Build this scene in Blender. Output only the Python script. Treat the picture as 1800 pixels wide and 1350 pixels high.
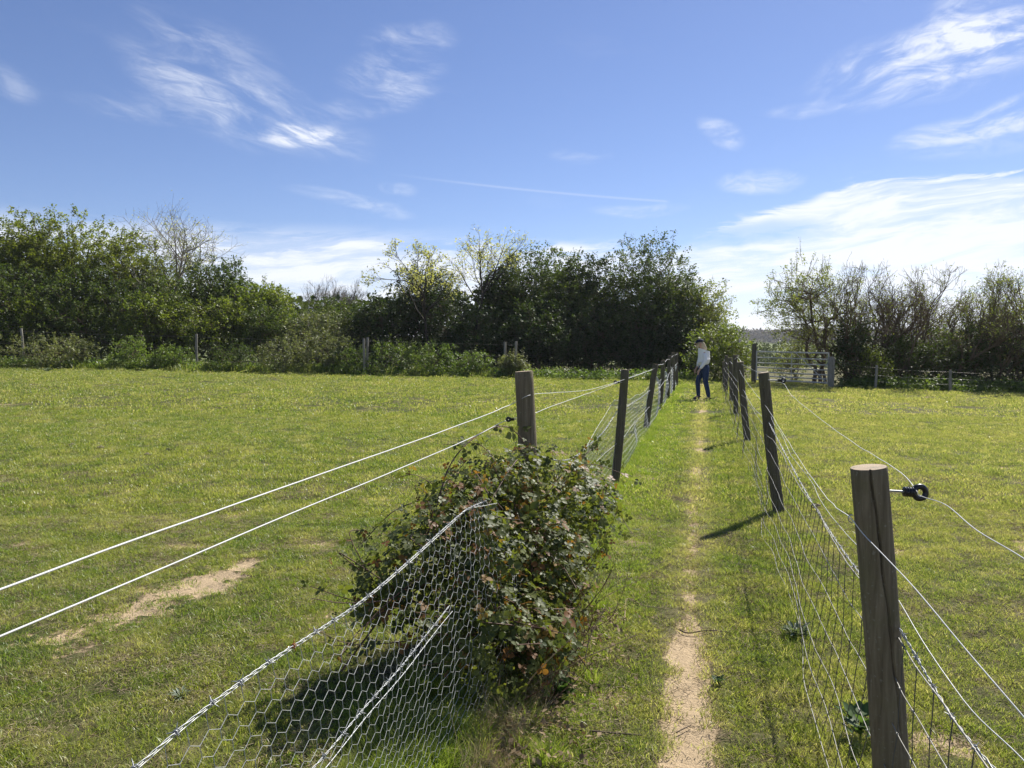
import bpy, math
import numpy as np
from mathutils import Vector, Matrix
sc = bpy.context.scene
for o in list(bpy.data.objects): bpy.data.objects.remove(o)
C = sc.collection
PI = math.pi
rng = np.random.default_rng(11)

# ------------------------------------------------------------------ camera
F = 1352.0; EYE = 1.55; PITCH = math.atan((675-606)/F)
cam_d = bpy.data.cameras.new('camera'); cam = bpy.data.objects.new('camera', cam_d); C.objects.link(cam)
cam_d.sensor_fit = 'HORIZONTAL'; cam_d.sensor_width = 36; cam_d.lens = 36*F/1800
cam_d.clip_start = .05; cam_d.clip_end = 6000
cam.location = (0, 0, EYE); cam.rotation_euler = (PI/2-PITCH, 0, 0)
sc.camera = cam
# ------------------------------------------------------------------ sun and sky
SUN_AZ = math.radians(38); SUN_EL = math.radians(45)
S = Vector((math.sin(SUN_AZ)*math.cos(SUN_EL), math.cos(SUN_AZ)*math.cos(SUN_EL), math.sin(SUN_EL)))
sl = bpy.data.lights.new('sun', 'SUN'); sl.energy = 5.0; sl.angle = math.radians(.53); sl.color = (1, .955, .88)
so = bpy.data.objects.new('sun', sl); C.objects.link(so); so.rotation_euler = S.to_track_quat('Z', 'Y').to_euler()
so.location = (20, 30, 40)
sc.view_settings.view_transform = 'Standard'; sc.view_settings.look = 'None'
sc.view_settings.gamma = 1; sc.view_settings.use_curve_mapping = False
sc.view_settings.exposure = 0.74
cy = sc.cycles
cy.use_denoising = True
try: cy.denoiser = 'OPENIMAGEDENOISE'; cy.denoising_input_passes = 'RGB_ALBEDO_NORMAL'
except Exception: pass
cy.max_bounces = 7; cy.diffuse_bounces = 3; cy.glossy_bounces = 2; cy.transmission_bounces = 4; cy.transparent_max_bounces = 4
cy.volume_bounces = 0
cy.caustics_reflective = False; cy.caustics_refractive = False
cy.use_adaptive_sampling = True; cy.adaptive_threshold = .01

W = bpy.data.worlds.new('World'); sc.world = W; W.use_nodes = True
nt = W.node_tree; nt.nodes.clear()
class NG:
    """tiny node helper"""
    def __init__(s, nt): s.nt = nt
    def n(s, t, **k):
        nd = s.nt.nodes.new(t)
        for a, b in k.items(): setattr(nd, a, b)
        return nd
    def put(s, sock, v):
        if isinstance(v, bpy.types.NodeSocket): s.nt.links.new(v, sock)
        elif v is not None: sock.default_value = v
    def m(s, op, a, b=None, c=None, clamp=False):
        nd = s.n('ShaderNodeMath', operation=op); nd.use_clamp = clamp
        s.put(nd.inputs[0], a)
        if b is not None: s.put(nd.inputs[1], b)
        if c is not None: s.put(nd.inputs[2], c)
        return nd.outputs[0]
    def mix(s, f, a, b, t='MIX'):
        nd = s.n('ShaderNodeMix', data_type='RGBA', blend_type=t)
        s.put(nd.inputs[0], f); s.put(nd.inputs[6], a); s.put(nd.inputs[7], b)
        return nd.outputs[2]
    def comb(s, x, y, z=0.0):
        nd = s.n('ShaderNodeCombineXYZ')
        s.put(nd.inputs[0], x); s.put(nd.inputs[1], y); s.put(nd.inputs[2], z); return nd.outputs[0]
    def noise(s, vec, scale, detail=4, rough=.5, dist=0, col=False):
        nd = s.n('ShaderNodeTexNoise'); s.put(nd.inputs['Vector'], vec)
        nd.inputs['Scale'].default_value = scale; nd.inputs['Detail'].default_value = detail
        nd.inputs['Roughness'].default_value = rough; nd.inputs['Distortion'].default_value = dist
        return nd.outputs[1 if col else 0]
    def ramp(s, f, a, b, to0=0.0, to1=1.0):
        nd = s.n('ShaderNodeMapRange', interpolation_type='SMOOTHSTEP'); s.put(nd.inputs[0], f)
        nd.inputs[1].default_value = a; nd.inputs[2].default_value = b
        nd.inputs[3].default_value = to0; nd.inputs[4].default_value = to1
        return nd.outputs[0]
def c4(c): return (c[0], c[1], c[2], 1)

g = NG(nt)
sky = g.n('ShaderNodeTexSky', sky_type='NISHITA'); sky.sun_disc = False
sky.sun_elevation = SUN_EL; sky.sun_rotation = SUN_AZ
sky.altitude = 30; sky.air_density = .9; sky.dust_density = .15; sky.ozone_density = 5.0
tc = g.n('ShaderNodeTexCoord'); sep = g.n('ShaderNodeSeparateXYZ'); nt.links.new(tc.outputs['Generated'], sep.inputs[0])
dx, dy, dz = sep.outputs
az = g.m('ARCTAN2', dx, dy); el = g.m('ARCSINE', dz)
def azel(px, py):
    u = (px-900)/F; v = (606-py)/F
    a = math.atan(u); return a, math.atan(v*math.cos(a))
# domain warp so cloud edges curl
wv = g.comb(az, g.m('MULTIPLY', el, 1.6), 0.0)
wn = g.n('ShaderNodeTexNoise'); nt.links.new(wv, wn.inputs['Vector']); wn.inputs['Scale'].default_value = 5; wn.inputs['Detail'].default_value = 3
wsep = g.n('ShaderNodeSeparateXYZ'); nt.links.new(wn.outputs[1], wsep.inputs[0])
azw = g.m('MULTIPLY_ADD', g.m('SUBTRACT', wsep.outputs[0], .5), .10, az)
elw = g.m('MULTIPLY_ADD', g.m('SUBTRACT', wsep.outputs[1], .5), .05, el)
# wispy fibres: noise stretched along a slightly tilted axis
def fib(tilt, sx, sy, scale, det=7, rough=.6, dist=.6):
    ct, st = math.cos(tilt), math.sin(tilt)
    a = g.m('ADD', g.m('MULTIPLY', azw, ct*sx), g.m('MULTIPLY', elw, st*sx))
    b = g.m('ADD', g.m('MULTIPLY', azw, -st*sy), g.m('MULTIPLY', elw, ct*sy))
    return g.noise(g.comb(a, b, tilt*3), scale, det, rough, dist)
fine = g.ramp(fib(-.22, 1, 4.5, 26, det=6, rough=.65, dist=.8), .30, .66, .30, 1.0)
n_left = g.m('MULTIPLY', g.ramp(fib(-.30, 1, 3.2, 9), .38, .70), fine)
n_right = g.m('MULTIPLY', g.ramp(fib(.06, 1, 2.6, 9, dist=1.8), .34, .66), g.ramp(fib(.10, 1, 3.0, 24, det=6, rough=.65, dist=1.5), .28, .62, .35, 1.0))
n_bank = g.ramp(fib(.07, 1, 7, 7, det=9, rough=.66, dist=.4), .38, .58)
def ell(px, py, rx, ry, rot=0.0, soft=1.0):
    a0, e0 = azel(px, py); ra = rx/F*math.cos(a0); rb = ry/F
    ct, st = math.cos(rot), math.sin(rot)
    da = g.m('SUBTRACT', azw, a0); de = g.m('SUBTRACT', elw, e0)
    p = g.m('DIVIDE', g.m('ADD', g.m('MULTIPLY', da, ct), g.m('MULTIPLY', de, st)), ra)
    q = g.m('DIVIDE', g.m('ADD', g.m('MULTIPLY', da, -st), g.m('MULTIPLY', de, ct)), rb)
    d = g.m('ADD', g.m('MULTIPLY', p, p), g.m('MULTIPLY', q, q))
    return g.ramp(d, 1.0, 0.0, 0.0, soft)
def total(lst):
    r = lst[0]
    for x in lst[1:]: r = g.m('ADD', r, x)
    return r
left_m = total([ell(390, 130, 210, 85, -.35, .42), ell(450, 205, 250, 65, -.20, .62), ell(540, 238, 85, 28, .1, 1.9), ell(690, 190, 150, 26, .12, .6),
                ell(700, 135, 100, 45, .1, .75), ell(720, 70, 90, 35, .1, .5), ell(240, 195, 110, 20, -.12, .4), ell(30, 140, 90, 30, -.2, .35)])
right_m = total([ell(1640, 118, 240, 62, .03, 1.35), ell(1700, 50, 70, 100, 1.0, .8), ell(1770, 215, 210, 26, .12, 1.2), ell(1420, 188, 90, 16, .08, .45),
                 ell(1265, 232, 45, 28, -.5, .7), ell(1330, 320, 110, 26, .05, .75), ell(1010, 278, 60, 16, 0, .3), ell(620, 365, 130, 18, -.15, .6), ell(690, 335, 40, 14, -.1, .5),
                 ell(1690, 262, 130, 26, 0, .35), ell(1110, 372, 90, 14, 0, .45)])
# altocumulus bank low on the right, low sheet across the horizon
azd = g.m('MULTIPLY', az, 1.0)
a1, e1 = azel(1150, 445); a2, e2 = azel(1800, 300)
a1, e1 = azel(1150, 432); a2, e2 = azel(1500, 322)
edge = g.m('ADD', e1, g.m('MULTIPLY', g.m('SUBTRACT', azw, a1), (e2-e1)/(a2-a1)))
edge = g.m('MINIMUM', g.m('MAXIMUM', edge, azel(1000, 430)[1]), azel(1650, 306)[1])
bank = g.ramp(g.m('ADD', g.m('SUBTRACT', edge, elw), g.m('MULTIPLY', g.m('SUBTRACT', n_bank, .5), .012)), -.002, .014)
hole = g.m('SUBTRACT', 1.0, ell(1300, 418, 170, 24, .16, .6))
hole2 = g.m('SUBTRACT', 1.0, ell(1010, 405, 260, 40, .0, .7))
bank = g.m('MULTIPLY', g.m('MULTIPLY', bank, hole), hole2)
sheet_l = g.m('MULTIPLY', g.ramp(el, azel(500, 385)[1], azel(500, 430)[1]), g.ramp(az, azel(820, 400)[0]+.1, azel(600, 400)[0]))
low = g.m('MULTIPLY', g.ramp(el, azel(900, 430)[1], azel(900, 520)[1]), .75)
bm = g.m('MAXIMUM', bank, g.m('MAXIMUM', g.m('MULTIPLY', sheet_l, .8), low))
bden = g.m('MULTIPLY', bm, g.m('ADD', g.m('MULTIPLY', n_bank, .58), g.m('MULTIPLY', g.ramp(bm, .25, 1.0), .42)))
# contrail, thin
ca, ce = azel(730, 315); cb, cf = azel(1170, 357)
tl = g.m('SUBTRACT', el, g.m('ADD', ce, g.m('MULTIPLY', g.m('SUBTRACT', az, ca), (cf-ce)/(cb-ca))))
trail = g.m('MULTIPLY', g.ramp(g.m('ABSOLUTE', tl), .0022, .0003), g.m('MULTIPLY', g.ramp(az, ca-.05, ca+.12), g.ramp(az, cb+.005, cb-.005)))
gen = g.m('MULTIPLY', g.ramp(g.noise(g.comb(g.m('MULTIPLY', azw, 1.0), g.m('MULTIPLY', elw, 2.5)), 3.1, 6, .6), .56, .8), .16)
cl = total([g.m('MULTIPLY', left_m, n_left), g.m('MULTIPLY', right_m, n_right), g.m('MULTIPLY', trail, .26), gen])
cl = g.m('MAXIMUM', g.m('MINIMUM', g.m('MULTIPLY', cl, .66), .85), g.m('MULTIPLY', bden, .93))
cl = g.m('MINIMUM', cl, .93)
hs = g.n('ShaderNodeHueSaturation'); hs.inputs['Saturation'].default_value = 1.0; nt.links.new(sky.outputs[0], hs.inputs['Color'])
tint = g.mix(1.0, hs.outputs[0], (1.02, .94, 1.04, 1), 'MULTIPLY')
cloudc = g.mix(1.0, (8.6, 8.9, 9.6, 1), (1, 1, 1, 1), 'MULTIPLY')
skyc = g.mix(cl, tint, cloudc)
bg = g.n('ShaderNodeBackground'); bg.inputs['Strength'].default_value = .070; nt.links.new(skyc, bg.inputs['Color'])
wo = g.n('ShaderNodeOutputWorld'); nt.links.new(bg.outputs[0], wo.inputs['Surface'])
W.cycles.sampling_method = 'MANUAL'; W.cycles.sample_map_resolution = 512

# ------------------------------------------------------------------ helpers
def tag(o, label=None, cat=None, group=None, kind=None):
    if label: o['label'] = label
    if cat: o['category'] = cat
    if group: o['group'] = group
    if kind: o['kind'] = kind
    return o
def empty(name, loc, label=None, cat=None, group=None, rz=0):
    o = bpy.data.objects.new(name, None); C.objects.link(o); o.location = loc; o.rotation_euler.z = rz
    o.empty_display_size = .2; WPOS[o.name] = Vector(loc)
    return tag(o, label, cat, group)
WPOS = {}
class MB:
    """collects geometry in arrays; build() makes one mesh object"""
    def __init__(s): s.v = []; s.nv = 0; s.f = []; s.r = []
    def add(s, V, Fc, rnd=None):
        V = np.asarray(V, float); Fc = np.asarray(Fc, np.int64)
        s.v.append(V); s.f.append(Fc+s.nv); s.nv += len(V)
        if rnd is None: rnd = rng.random()*np.ones(len(Fc))
        s.r.append(np.broadcast_to(np.asarray(rnd, float), (len(Fc),)))
    def inst(s, pv, pf, R, T, rnd=None):
        """copies of prototype (pv, pf); R (N,3,3) columns are axes, T (N,3)"""
        N = len(T); V = np.einsum('nij,vj->nvi', R, pv)+T[:, None, :]
        Fc = (pf[None]+(np.arange(N)*len(pv))[:, None, None]).reshape(-1, pf.shape[1])
        if rnd is None: rnd = rng.random(N)
        s.add(V.reshape(-1, 3), Fc, np.repeat(rnd, len(pf)))
    def segs(s, A, B, ra, rb, n=3, rnd=None):
        A = np.asarray(A, float).reshape(-1, 3); B = np.asarray(B, float).reshape(-1, 3)
        if not len(A): return
        d = B-A; L = np.linalg.norm(d, axis=1, keepdims=True); d = d/np.maximum(L, 1e-9)
        up = np.where(np.abs(d[:, 2:3]) > .9, np.array([[1., 0, 0]]), np.array([[0, 0, 1.]]))
        u = np.cross(d, up); u /= np.linalg.norm(u, axis=1, keepdims=True); w = np.cross(d, u)
        an = np.arange(n)/n*2*PI
        ring = u[:, None]*np.cos(an)[None, :, None]+w[:, None]*np.sin(an)[None, :, None]
        ra = np.broadcast_to(np.asarray(ra, float), (len(A),))[:, None, None]; rb = np.broadcast_to(np.asarray(rb, float), (len(A),))[:, None, None]
        V = np.concatenate([A[:, None]+ring*ra, B[:, None]+ring*rb], 1)
        i = np.arange(n); j = (i+1) % n
        f = np.stack([i, j, j+n, i+n], 1)
        Fc = (f[None]+(np.arange(len(A))*2*n)[:, None, None]).reshape(-1, 4)
        if rnd is None: rnd = rng.random(len(A))
        s.add(V.reshape(-1, 3), Fc, np.repeat(np.broadcast_to(rnd, (len(A),)), n))
    def tube(s, P, r, n=8, cap=True, rnd=None):
        P = np.asarray(P, float); m = len(P); r = np.broadcast_to(np.asarray(r, float), (m,))
        t = np.gradient(P, axis=0); t /= np.linalg.norm(t, axis=1, keepdims=True)+1e-12
        u = np.cross(t[0], [0, 0, 1.]); u = np.cross(t[0], [1., 0, 0]) if np.linalg.norm(u) < .1 else u
        u /= np.linalg.norm(u); an = np.arange(n)/n*2*PI; V = []
        for k in range(m):
            u = u-t[k]*u.dot(t[k]); u /= np.linalg.norm(u); w = np.cross(t[k], u)
            V.append(P[k]+r[k]*(np.cos(an)[:, None]*u+np.sin(an)[:, None]*w))
        V = np.concatenate(V); i = np.arange(n); j = (i+1) % n; k = np.arange(m-1)[:, None]*n
        Fc = np.stack([k+i, k+j, k+n+j, k+n+i], -1).reshape(-1, 4)
        s.add(V, Fc, rnd)
        if cap:
            for kk, rev in ((0, True), (m-1, False)):
                c = np.vstack([P[kk:kk+1], V[kk*n:kk*n+n]])
                tri = np.stack([np.zeros(n, int), 1+i, 1+j], 1)
                s.add(c, tri[:, ::-1] if rev else tri, rnd)
    def box(s, c, h, R=None):
        q = np.array([[x, y, z] for x in (-1, 1) for y in (-1, 1) for z in (-1, 1)], float)*np.asarray(h)
        if R is not None: q = q@np.asarray(R).T
        s.add(q+np.asarray(c), np.array([[0, 1, 3, 2], [4, 6, 7, 5], [0, 4, 5, 1], [2, 3, 7, 6], [0, 2, 6, 4], [1, 5, 7, 3]]))
    def build(s, name, mat, parent=None, smooth=False, loc=None):
        me = bpy.data.meshes.new(name)
        V = np.concatenate(s.v).astype(np.float32)
        if loc is not None: V = V-np.asarray(loc, np.float32)
        me.vertices.add(len(V)); me.vertices.foreach_set('co', V.ravel())
        idx = np.concatenate([f.ravel() for f in s.f]).astype(np.int32)
        siz = np.concatenate([np.full(len(f), f.shape[1]) for f in s.f])
        me.loops.add(len(idx)); me.loops.foreach_set('vertex_index', idx)
        me.polygons.add(len(siz)); me.polygons.foreach_set('loop_start', (np.cumsum(siz)-siz).astype(np.int32))
        try: me.polygons.foreach_set('loop_total', siz.astype(np.int32))
        except Exception: pass
        me.update(calc_edges=True)
        if smooth: me.polygons.foreach_set('use_smooth', np.ones(len(siz), bool))
        at = me.attributes.new('rnd', 'FLOAT', 'FACE'); at.data.foreach_set('value', np.concatenate(s.r).astype(np.float32))
        for mm in (mat if isinstance(mat, (list, tuple)) else [mat]): me.materials.append(mm)
        o = bpy.data.objects.new(name, me); C.objects.link(o)
        if loc is not None: o.location = loc
        WPOS[o.name] = Vector(loc) if loc is not None else Vector((0, 0, 0))
        if parent is not None:
            o.parent = parent; o.matrix_parent_inverse = Matrix.Translation(-WPOS[parent.name])
        return o
TAB = np.random.default_rng(5).random((256, 256))
def vn(x, y, s=0):
    x = np.asarray(x, float)+s*17.3; y = np.asarray(y, float)+s*9.1
    xi = np.floor(x).astype(int); yi = np.floor(y).astype(int); fx = x-xi; fy = y-yi
    fx = fx*fx*(3-2*fx); fy = fy*fy*(3-2*fy); a = xi & 255; b = yi & 255; a1 = (xi+1) & 255; b1 = (yi+1) & 255
    return (TAB[a, b]*(1-fx)+TAB[a1, b]*fx)*(1-fy)+(TAB[a, b1]*(1-fx)+TAB[a1, b1]*fx)*fy
def fbm(x, y, s=0, o=4):
    r = 0; a = .5; t = 0
    for k in range(o): r = r+a*vn(x*2**k, y*2**k, s+k); t += a; a *= .5
    return r/t
def sst(x, a, b):
    t = np.clip((np.asarray(x, float)-a)/(b-a), 0, 1); return t*t*(3-2*t)
# terrain -----------------------------------------------------------
def tz(x, y, micro=True):
    x = np.asarray(x, float); y = np.asarray(y, float)
    d = x-.25*y; ad = np.maximum(np.abs(d)-2.2, 0); ad = ad*ad/(ad+2.5)
    fade = 1-sst(y, 60, 140)
    z = np.where(d < 0, .0145, -.032)*np.minimum(ad, 30)*fade
    z = z+sst(y, 45, 260)*-9.5+sst(y, 300, 720)*17.5
    z = z+.10*(fbm(x*.12, y*.12, 3, 2)-.5)*sst(np.abs(d), 2, 9)
    if micro:
        near = 1-sst(y, 25, 60)
        z = z+.035*(fbm(x*2.2, y*2.2, 7, 3)-.5)*near+.012*(vn(x*11, y*11, 2)-.5)*(1-sst(y, 8, 16))
        z = z-.022*dirt(x, y)*(1-sst(y, 10, 20))
    return z
def dirt(x, y):
    x = np.asarray(x, float); y = np.asarray(y, float)
    n1 = fbm(x*5, y*5, 1, 4); n2 = fbm(x*14, y*14, 4, 3)
    d = np.abs(x-(-.055+.25*y)+.09*(vn(y*.9, y*0, 8)-.5))
    wid = .060*(1-sst(y, 3.7, 4.4))+.052+.02*sst(y, 5, 12)
    st = 1.05-.46*sst(y, 3.9, 4.9)-.04*sst(y, 5.2, 8)-.05*sst(y, 16, 24)
    p = st*np.exp(-(d/wid)**4)+(n1-.5)*1.15*np.exp(-(d/(.20))**2)+(n2-.5)*.9*np.exp(-(d/.17)**2)
    # bare scrape in the left field
    a = np.array([-2.36, 4.0]); b = np.array([-1.92, 5.35]); ab = b-a
    t = np.clip(((x-a[0])*ab[0]+(y-a[1])*ab[1])/ab.dot(ab), 0, 1)
    q = np.hypot(x-(a[0]+t*ab[0]), y-(a[1]+t*ab[1]))
    p2 = .95*np.exp(-(q/(.09+.13*np.sin(t*3.1)))**2)+(n1-.47)*2.6*np.exp(-(q/.30)**2)+(n2-.5)*3.0*np.exp(-(q/.28)**2)
    def spot(cx, cy_, r, s): 
        q = np.hypot(x-cx, y-cy_); return s*np.exp(-(q/r)**2)+(n1-.5)*1.3*s*np.exp(-(q/(r*1.6))**2)
    p3 = np.maximum.reduce([spot(-1.05, 4.35, .22, .5), spot(-1.55, 5.9, .22, .55), spot(2.9, 5.75, .13, .85), spot(3.05, 6.3, .16, .7), spot(.55, 4.3, .12, .6), spot(1.5, 8.9, .3, .65), spot(-2.5, 6.9, .2, .5),
                            spot(1.75, 2.9, .12, .6), spot(.45, 3.3, .1, .55), spot(1.0, 6.0, .16, .7), spot(8.7, 23.5, .5, .8), spot(10.3, 23.4, .55, .8), spot(12.2, 24.5, .5, .4)])
    r = sst(fbm(x*1.7, y*1.7, 21, 4), .70, .84)*.6
    return np.clip(np.maximum.reduce([p, p2, p3, r]), 0, 1)
def at(px, py, y):
    """world point seen at photo pixel (px,py) at forward distance y"""
    cu = (px-900)/F; cv = -(py-675)/F
    c, s = math.cos(PITCH), math.sin(PITCH)
    fy = c+cv*s; fz = -s+cv*c
    k = y/fy; return np.array([cu*k, y, EYE+fz*k])
def ground_at(px, y):
    p = at(px, 606, y); return np.array([p[0], y, float(tz(p[0], y, False))])
def L(px, py, off=0.0):      # point in the plane of the left fence
    c, s = math.cos(PITCH), math.sin(PITCH); cv = -(py-675)/F; u = (px-900)/F/(c+cv*s)
    y = (-.97+off)/(u-.249); return at(px, py, y)
def R_(px, py, off=0.0):     # point in the plane of the right fence
    c, s = math.cos(PITCH), math.sin(PITCH); cv = -(py-675)/F; u = (px-900)/F/(c+cv*s)
    y = (.57+off)/(u-.254); return at(px, py, y)
def lx(y): return -.97+.249*y
def rx(y): return .57+.254*y
def spline(P, per=8):
    P = np.asarray(P, float); Q = np.vstack([2*P[0]-P[1], P, 2*P[-1]-P[-2]]); out = []
    for i in range(1, len(Q)-2):
        t = np.linspace(0, 1, per, endpoint=False)[:, None]; a, b, c, d = Q[i-1], Q[i], Q[i+1], Q[i+2]
        out.append(.5*((2*b)+(-a+c)*t+(2*a-5*b+4*c-d)*t*t+(-a+3*b-3*c+d)*t**3))
    out.append(P[-1:]); return np.vstack(out)
def frames(nrm, tw=None):
    """rotation matrices whose z axis is nrm and y axis a random (or given) tangent"""
    nrm = nrm/np.linalg.norm(nrm, axis=1, keepdims=True)
    t = rng.normal(size=nrm.shape) if tw is None else tw
    y = t-(t*nrm).sum(1, keepdims=True)*nrm; y /= np.linalg.norm(y, axis=1, keepdims=True)+1e-9
    x = np.cross(y, nrm); return np.stack([x, y, nrm], 2)

# ------------------------------------------------------------------ materials
def mat(name): 
    m = bpy.data.materials.new(name); m.use_nodes = True; m.node_tree.nodes.clear(); return m, NG(m.node_tree)
def out(g, sh): o = g.n('ShaderNodeOutputMaterial'); g.nt.links.new(sh, o.inputs['Surface'])
def bsdf(g, col, rough=.6, spec=.3, metal=0.0, normal=None):
    b = g.n('ShaderNodeBsdfPrincipled'); g.put(b.inputs['Base Color'], col if isinstance(col, bpy.types.NodeSocket) else c4(col))
    g.put(b.inputs['Roughness'], rough); b.inputs['Specular IOR Level'].default_value = spec; b.inputs['Metallic'].default_value = metal
    if normal is not None: g.put(b.inputs['Normal'], normal)
    return b.outputs[0]
def bump(g, h, st=.5, dist=.01):
    b = g.n('ShaderNodeBump'); b.inputs['Strength'].default_value = st; b.inputs['Distance'].default_value = dist; g.put(b.inputs['Height'], h); return b.outputs[0]
def plain(name, col, rough=.6, spec=.3, metal=0.0, var=.15, sc_=40):
    m, g = mat(name); t = g.n('ShaderNodeTexCoord').outputs['Object']
    n = g.noise(t, sc_, 4, .6)
    c = g.mix(n, c4([x*(1-var*2) for x in col]), c4([min(1, x*(1+var*2)) for x in col]))
    out(g, bsdf(g, c, rough, spec, metal, bump(g, n, .25, .002))); return m
def pos(g): return g.n('ShaderNodeNewGeometry').outputs['Position']
def rndattr(g): a = g.n('ShaderNodeAttribute'); a.attribute_name = 'rnd'; return a.outputs['Fac']
def foliage(name, ca, cb, tr=.35, trc=None, rough=.5, spec=.35, big=.5, cc=None, cth=.9):
    m, g = mat(name); r = rndattr(g)
    n = g.noise(pos(g), big, 3, .6)
    f = g.m('ADD', g.m('MULTIPLY', r, .6), g.m('MULTIPLY', g.ramp(n, .35, .65), .4))
    c = g.mix(f, c4(ca), c4(cb))
    if cc: c = g.mix(g.ramp(r, cth, cth+.02), c, c4(cc))
    b = bsdf(g, c, rough, spec)
    t = g.n('ShaderNodeBsdfTranslucent'); tcol = g.mix(1.0, c, c4(trc or (1.5, 1.6, .7)), 'MULTIPLY'); g.put(t.inputs[0], tcol)
    mx = g.n('ShaderNodeMixShader'); mx.inputs[0].default_value = tr
    g.nt.links.new(b, mx.inputs[1]); g.nt.links.new(t.outputs[0], mx.inputs[2]); out(g, mx.outputs[0]); return m
def wood_mat(name, ca, cb, green=(.13, .13, .055), gam=.35, scale=1.0):
    m, g = mat(name); t = g.n('ShaderNodeTexCoord').outputs['Object']
    mp = g.n('ShaderNodeMapping'); g.put(mp.inputs[0], t); mp.inputs['Scale'].default_value = (60*scale, 60*scale, 3.0*scale)
    n = g.noise(mp.outputs[0], 1.0, 6, .65, .4); n2 = g.noise(t, 7, 4, .6); n3 = g.noise(t, 90, 2, .5)
    c = g.mix(g.ramp(n, .22, .78), c4(ca), c4(cb)); c = g.mix(g.m('MULTIPLY', g.ramp(n2, .42, .68), gam), c, c4(green))
    c = g.mix(g.m('MULTIPLY', g.ramp(n3, .62, .75), .25), c, c4((.42, .42, .36)))
    h = g.m('ADD', n, g.m('MULTIPLY', n3, .2))
    out(g, bsdf(g, c, .85, .2, 0, bump(g, h, .7, .006))); return m
M = {}
M['post'] = wood_mat('weathered post wood', (.100, .080, .050), (.235, .195, .130))
M['post_dark'] = wood_mat('dark treated post wood', (.055, .047, .033), (.135, .117, .085), gam=.5)
M['post_far'] = wood_mat('pale grey post wood', (.16, .145, .115), (.33, .31, .26), gam=.25)
m, g = mat('sawn post end'); t = g.n('ShaderNodeTexCoord').outputs['Object']
wv_ = g.n('ShaderNodeTexWave', wave_type='RINGS', rings_direction='Z'); g.put(wv_.inputs[0], t); wv_.inputs['Scale'].default_value = 75; wv_.inputs['Distortion'].default_value = 1.5; wv_.inputs['Detail'].default_value = 3
c = g.mix(wv_.outputs[1], c4((.30, .22, .14)), c4((.47, .38, .27))); c = g.mix(g.ramp(g.noise(t, 22, 4, .6), .5, .7), c, c4((.24, .21, .15)))
out(g, bsdf(g, c, .8, .2, 0, bump(g, wv_.outputs[1], .4, .002))); M['post_end'] = m
M['crack'] = plain('dark timber split', (.012, .010, .008), .95, .05)
M['galv'] = plain('galvanised wire', (.36, .37, .37), .5, .4, .45, .2)
M['net_left'] = plain('galvanised chicken wire', (.46, .47, .45), .5, .5, .35, .1)
M['net_right'] = plain('weathered stock netting wire', (.29, .28, .25), .55, .4, .4, .2)
M['stay'] = plain('dull dark netting wire', (.11, .105, .09), .75, .2, 0, .2)
M['rust'] = plain('rusty wire', (.30, .10, .03), .8, .2, .2)
M['white_wire'] = plain('white electric fence line', (.62, .62, .60), .6, .25, 0, .12)
M['black'] = plain('black plastic', (.010, .011, .014), .35, .5, 0, .1)
M['bark'] = plain('grey brown bark', (.135, .10, .062), .9, .2, 0, .3, 8)
M['bark_pale'] = plain('pale grey bark', (.21, .185, .15), .85, .2, 0, .25, 8)
M['bark_dark'] = plain('dark bark', (.045, .036, .027), .9, .2, 0, .3, 8)
M['cane'] = plain('brown bramble cane', (.115, .060, .038), .6, .4, 0, .3, 25)
M['cane_dry'] = plain('dry pale stalk', (.34, .26, .17), .8, .2, 0, .25, 25)
M['stick'] = plain('fallen stick bark', (.10, .075, .055), .85, .2, 0, .3, 30)
M['leaf_hawthorn'] = foliage('hawthorn leaves', (.085, .115, .020), (.22, .235, .04), .52)
M['leaf_bright'] = foliage('fresh spring leaves', (.070, .110, .018), (.20, .225, .035), .45)
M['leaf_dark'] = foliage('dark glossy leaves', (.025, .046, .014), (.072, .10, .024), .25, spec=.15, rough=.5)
M['leaf_mid'] = foliage('mid green leaves', (.038, .066, .018), (.115, .145, .030), .36, spec=.15, rough=.5)
M['leaf_grey'] = foliage('grey green bramble leaves', (.085, .105, .045), (.24, .25, .105), .35, spec=.25, rough=.5)
M['leaf_yellow'] = foliage('young yellow leaves', (.34, .37, .09), (.52, .52, .20), .5, (1.3, 1.25, .7))
M['leaf_olive'] = foliage('olive new leaves', (.12, .15, .035), (.28, .30, .075), .42)
M['leaf_nettle'] = foliage('nettle leaves', (.065, .115, .022), (.17, .22, .045), .45)
M['bramble_leaf'] = foliage('bramble leaves', (.042, .062, .022), (.165, .185, .062), .42, (1.7, 1.7, .5), spec=.22, rough=.48, big=4, cc=(.20, .10, .04), cth=.93)
M['bramble_leaf_red'] = foliage('reddish bramble leaves', (.15, .065, .03), (.26, .17, .05), .4, spec=.2, rough=.55, big=4)
M['dead_leaf'] = foliage('dead brown leaves', (.13, .09, .05), (.33, .25, .15), .15, (1.2, 1, .8), spec=.2, rough=.8, big=8)
M['hay'] = foliage('dead straw', (.30, .24, .14), (.50, .42, .27), .2, (1.1, 1, .8), rough=.8, spec=.15, big=6)
M['weed'] = foliage('weed leaves', (.045, .085, .03), (.10, .16, .045), .3, big=10)
M['thistle'] = foliage('grey thistle leaves', (.12, .15, .10), (.20, .24, .16), .25, big=10)
M['far_wood'] = foliage('distant bare woodland', (.10, .085, .065), (.20, .165, .125), .2, (1, 1, 1), spec=.05, rough=.9, big=.02)
M['far_green'] = foliage('distant hedgerow leaves', (.03, .045, .02), (.09, .11, .035), .25, spec=.1, rough=.9, big=.05)
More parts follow.
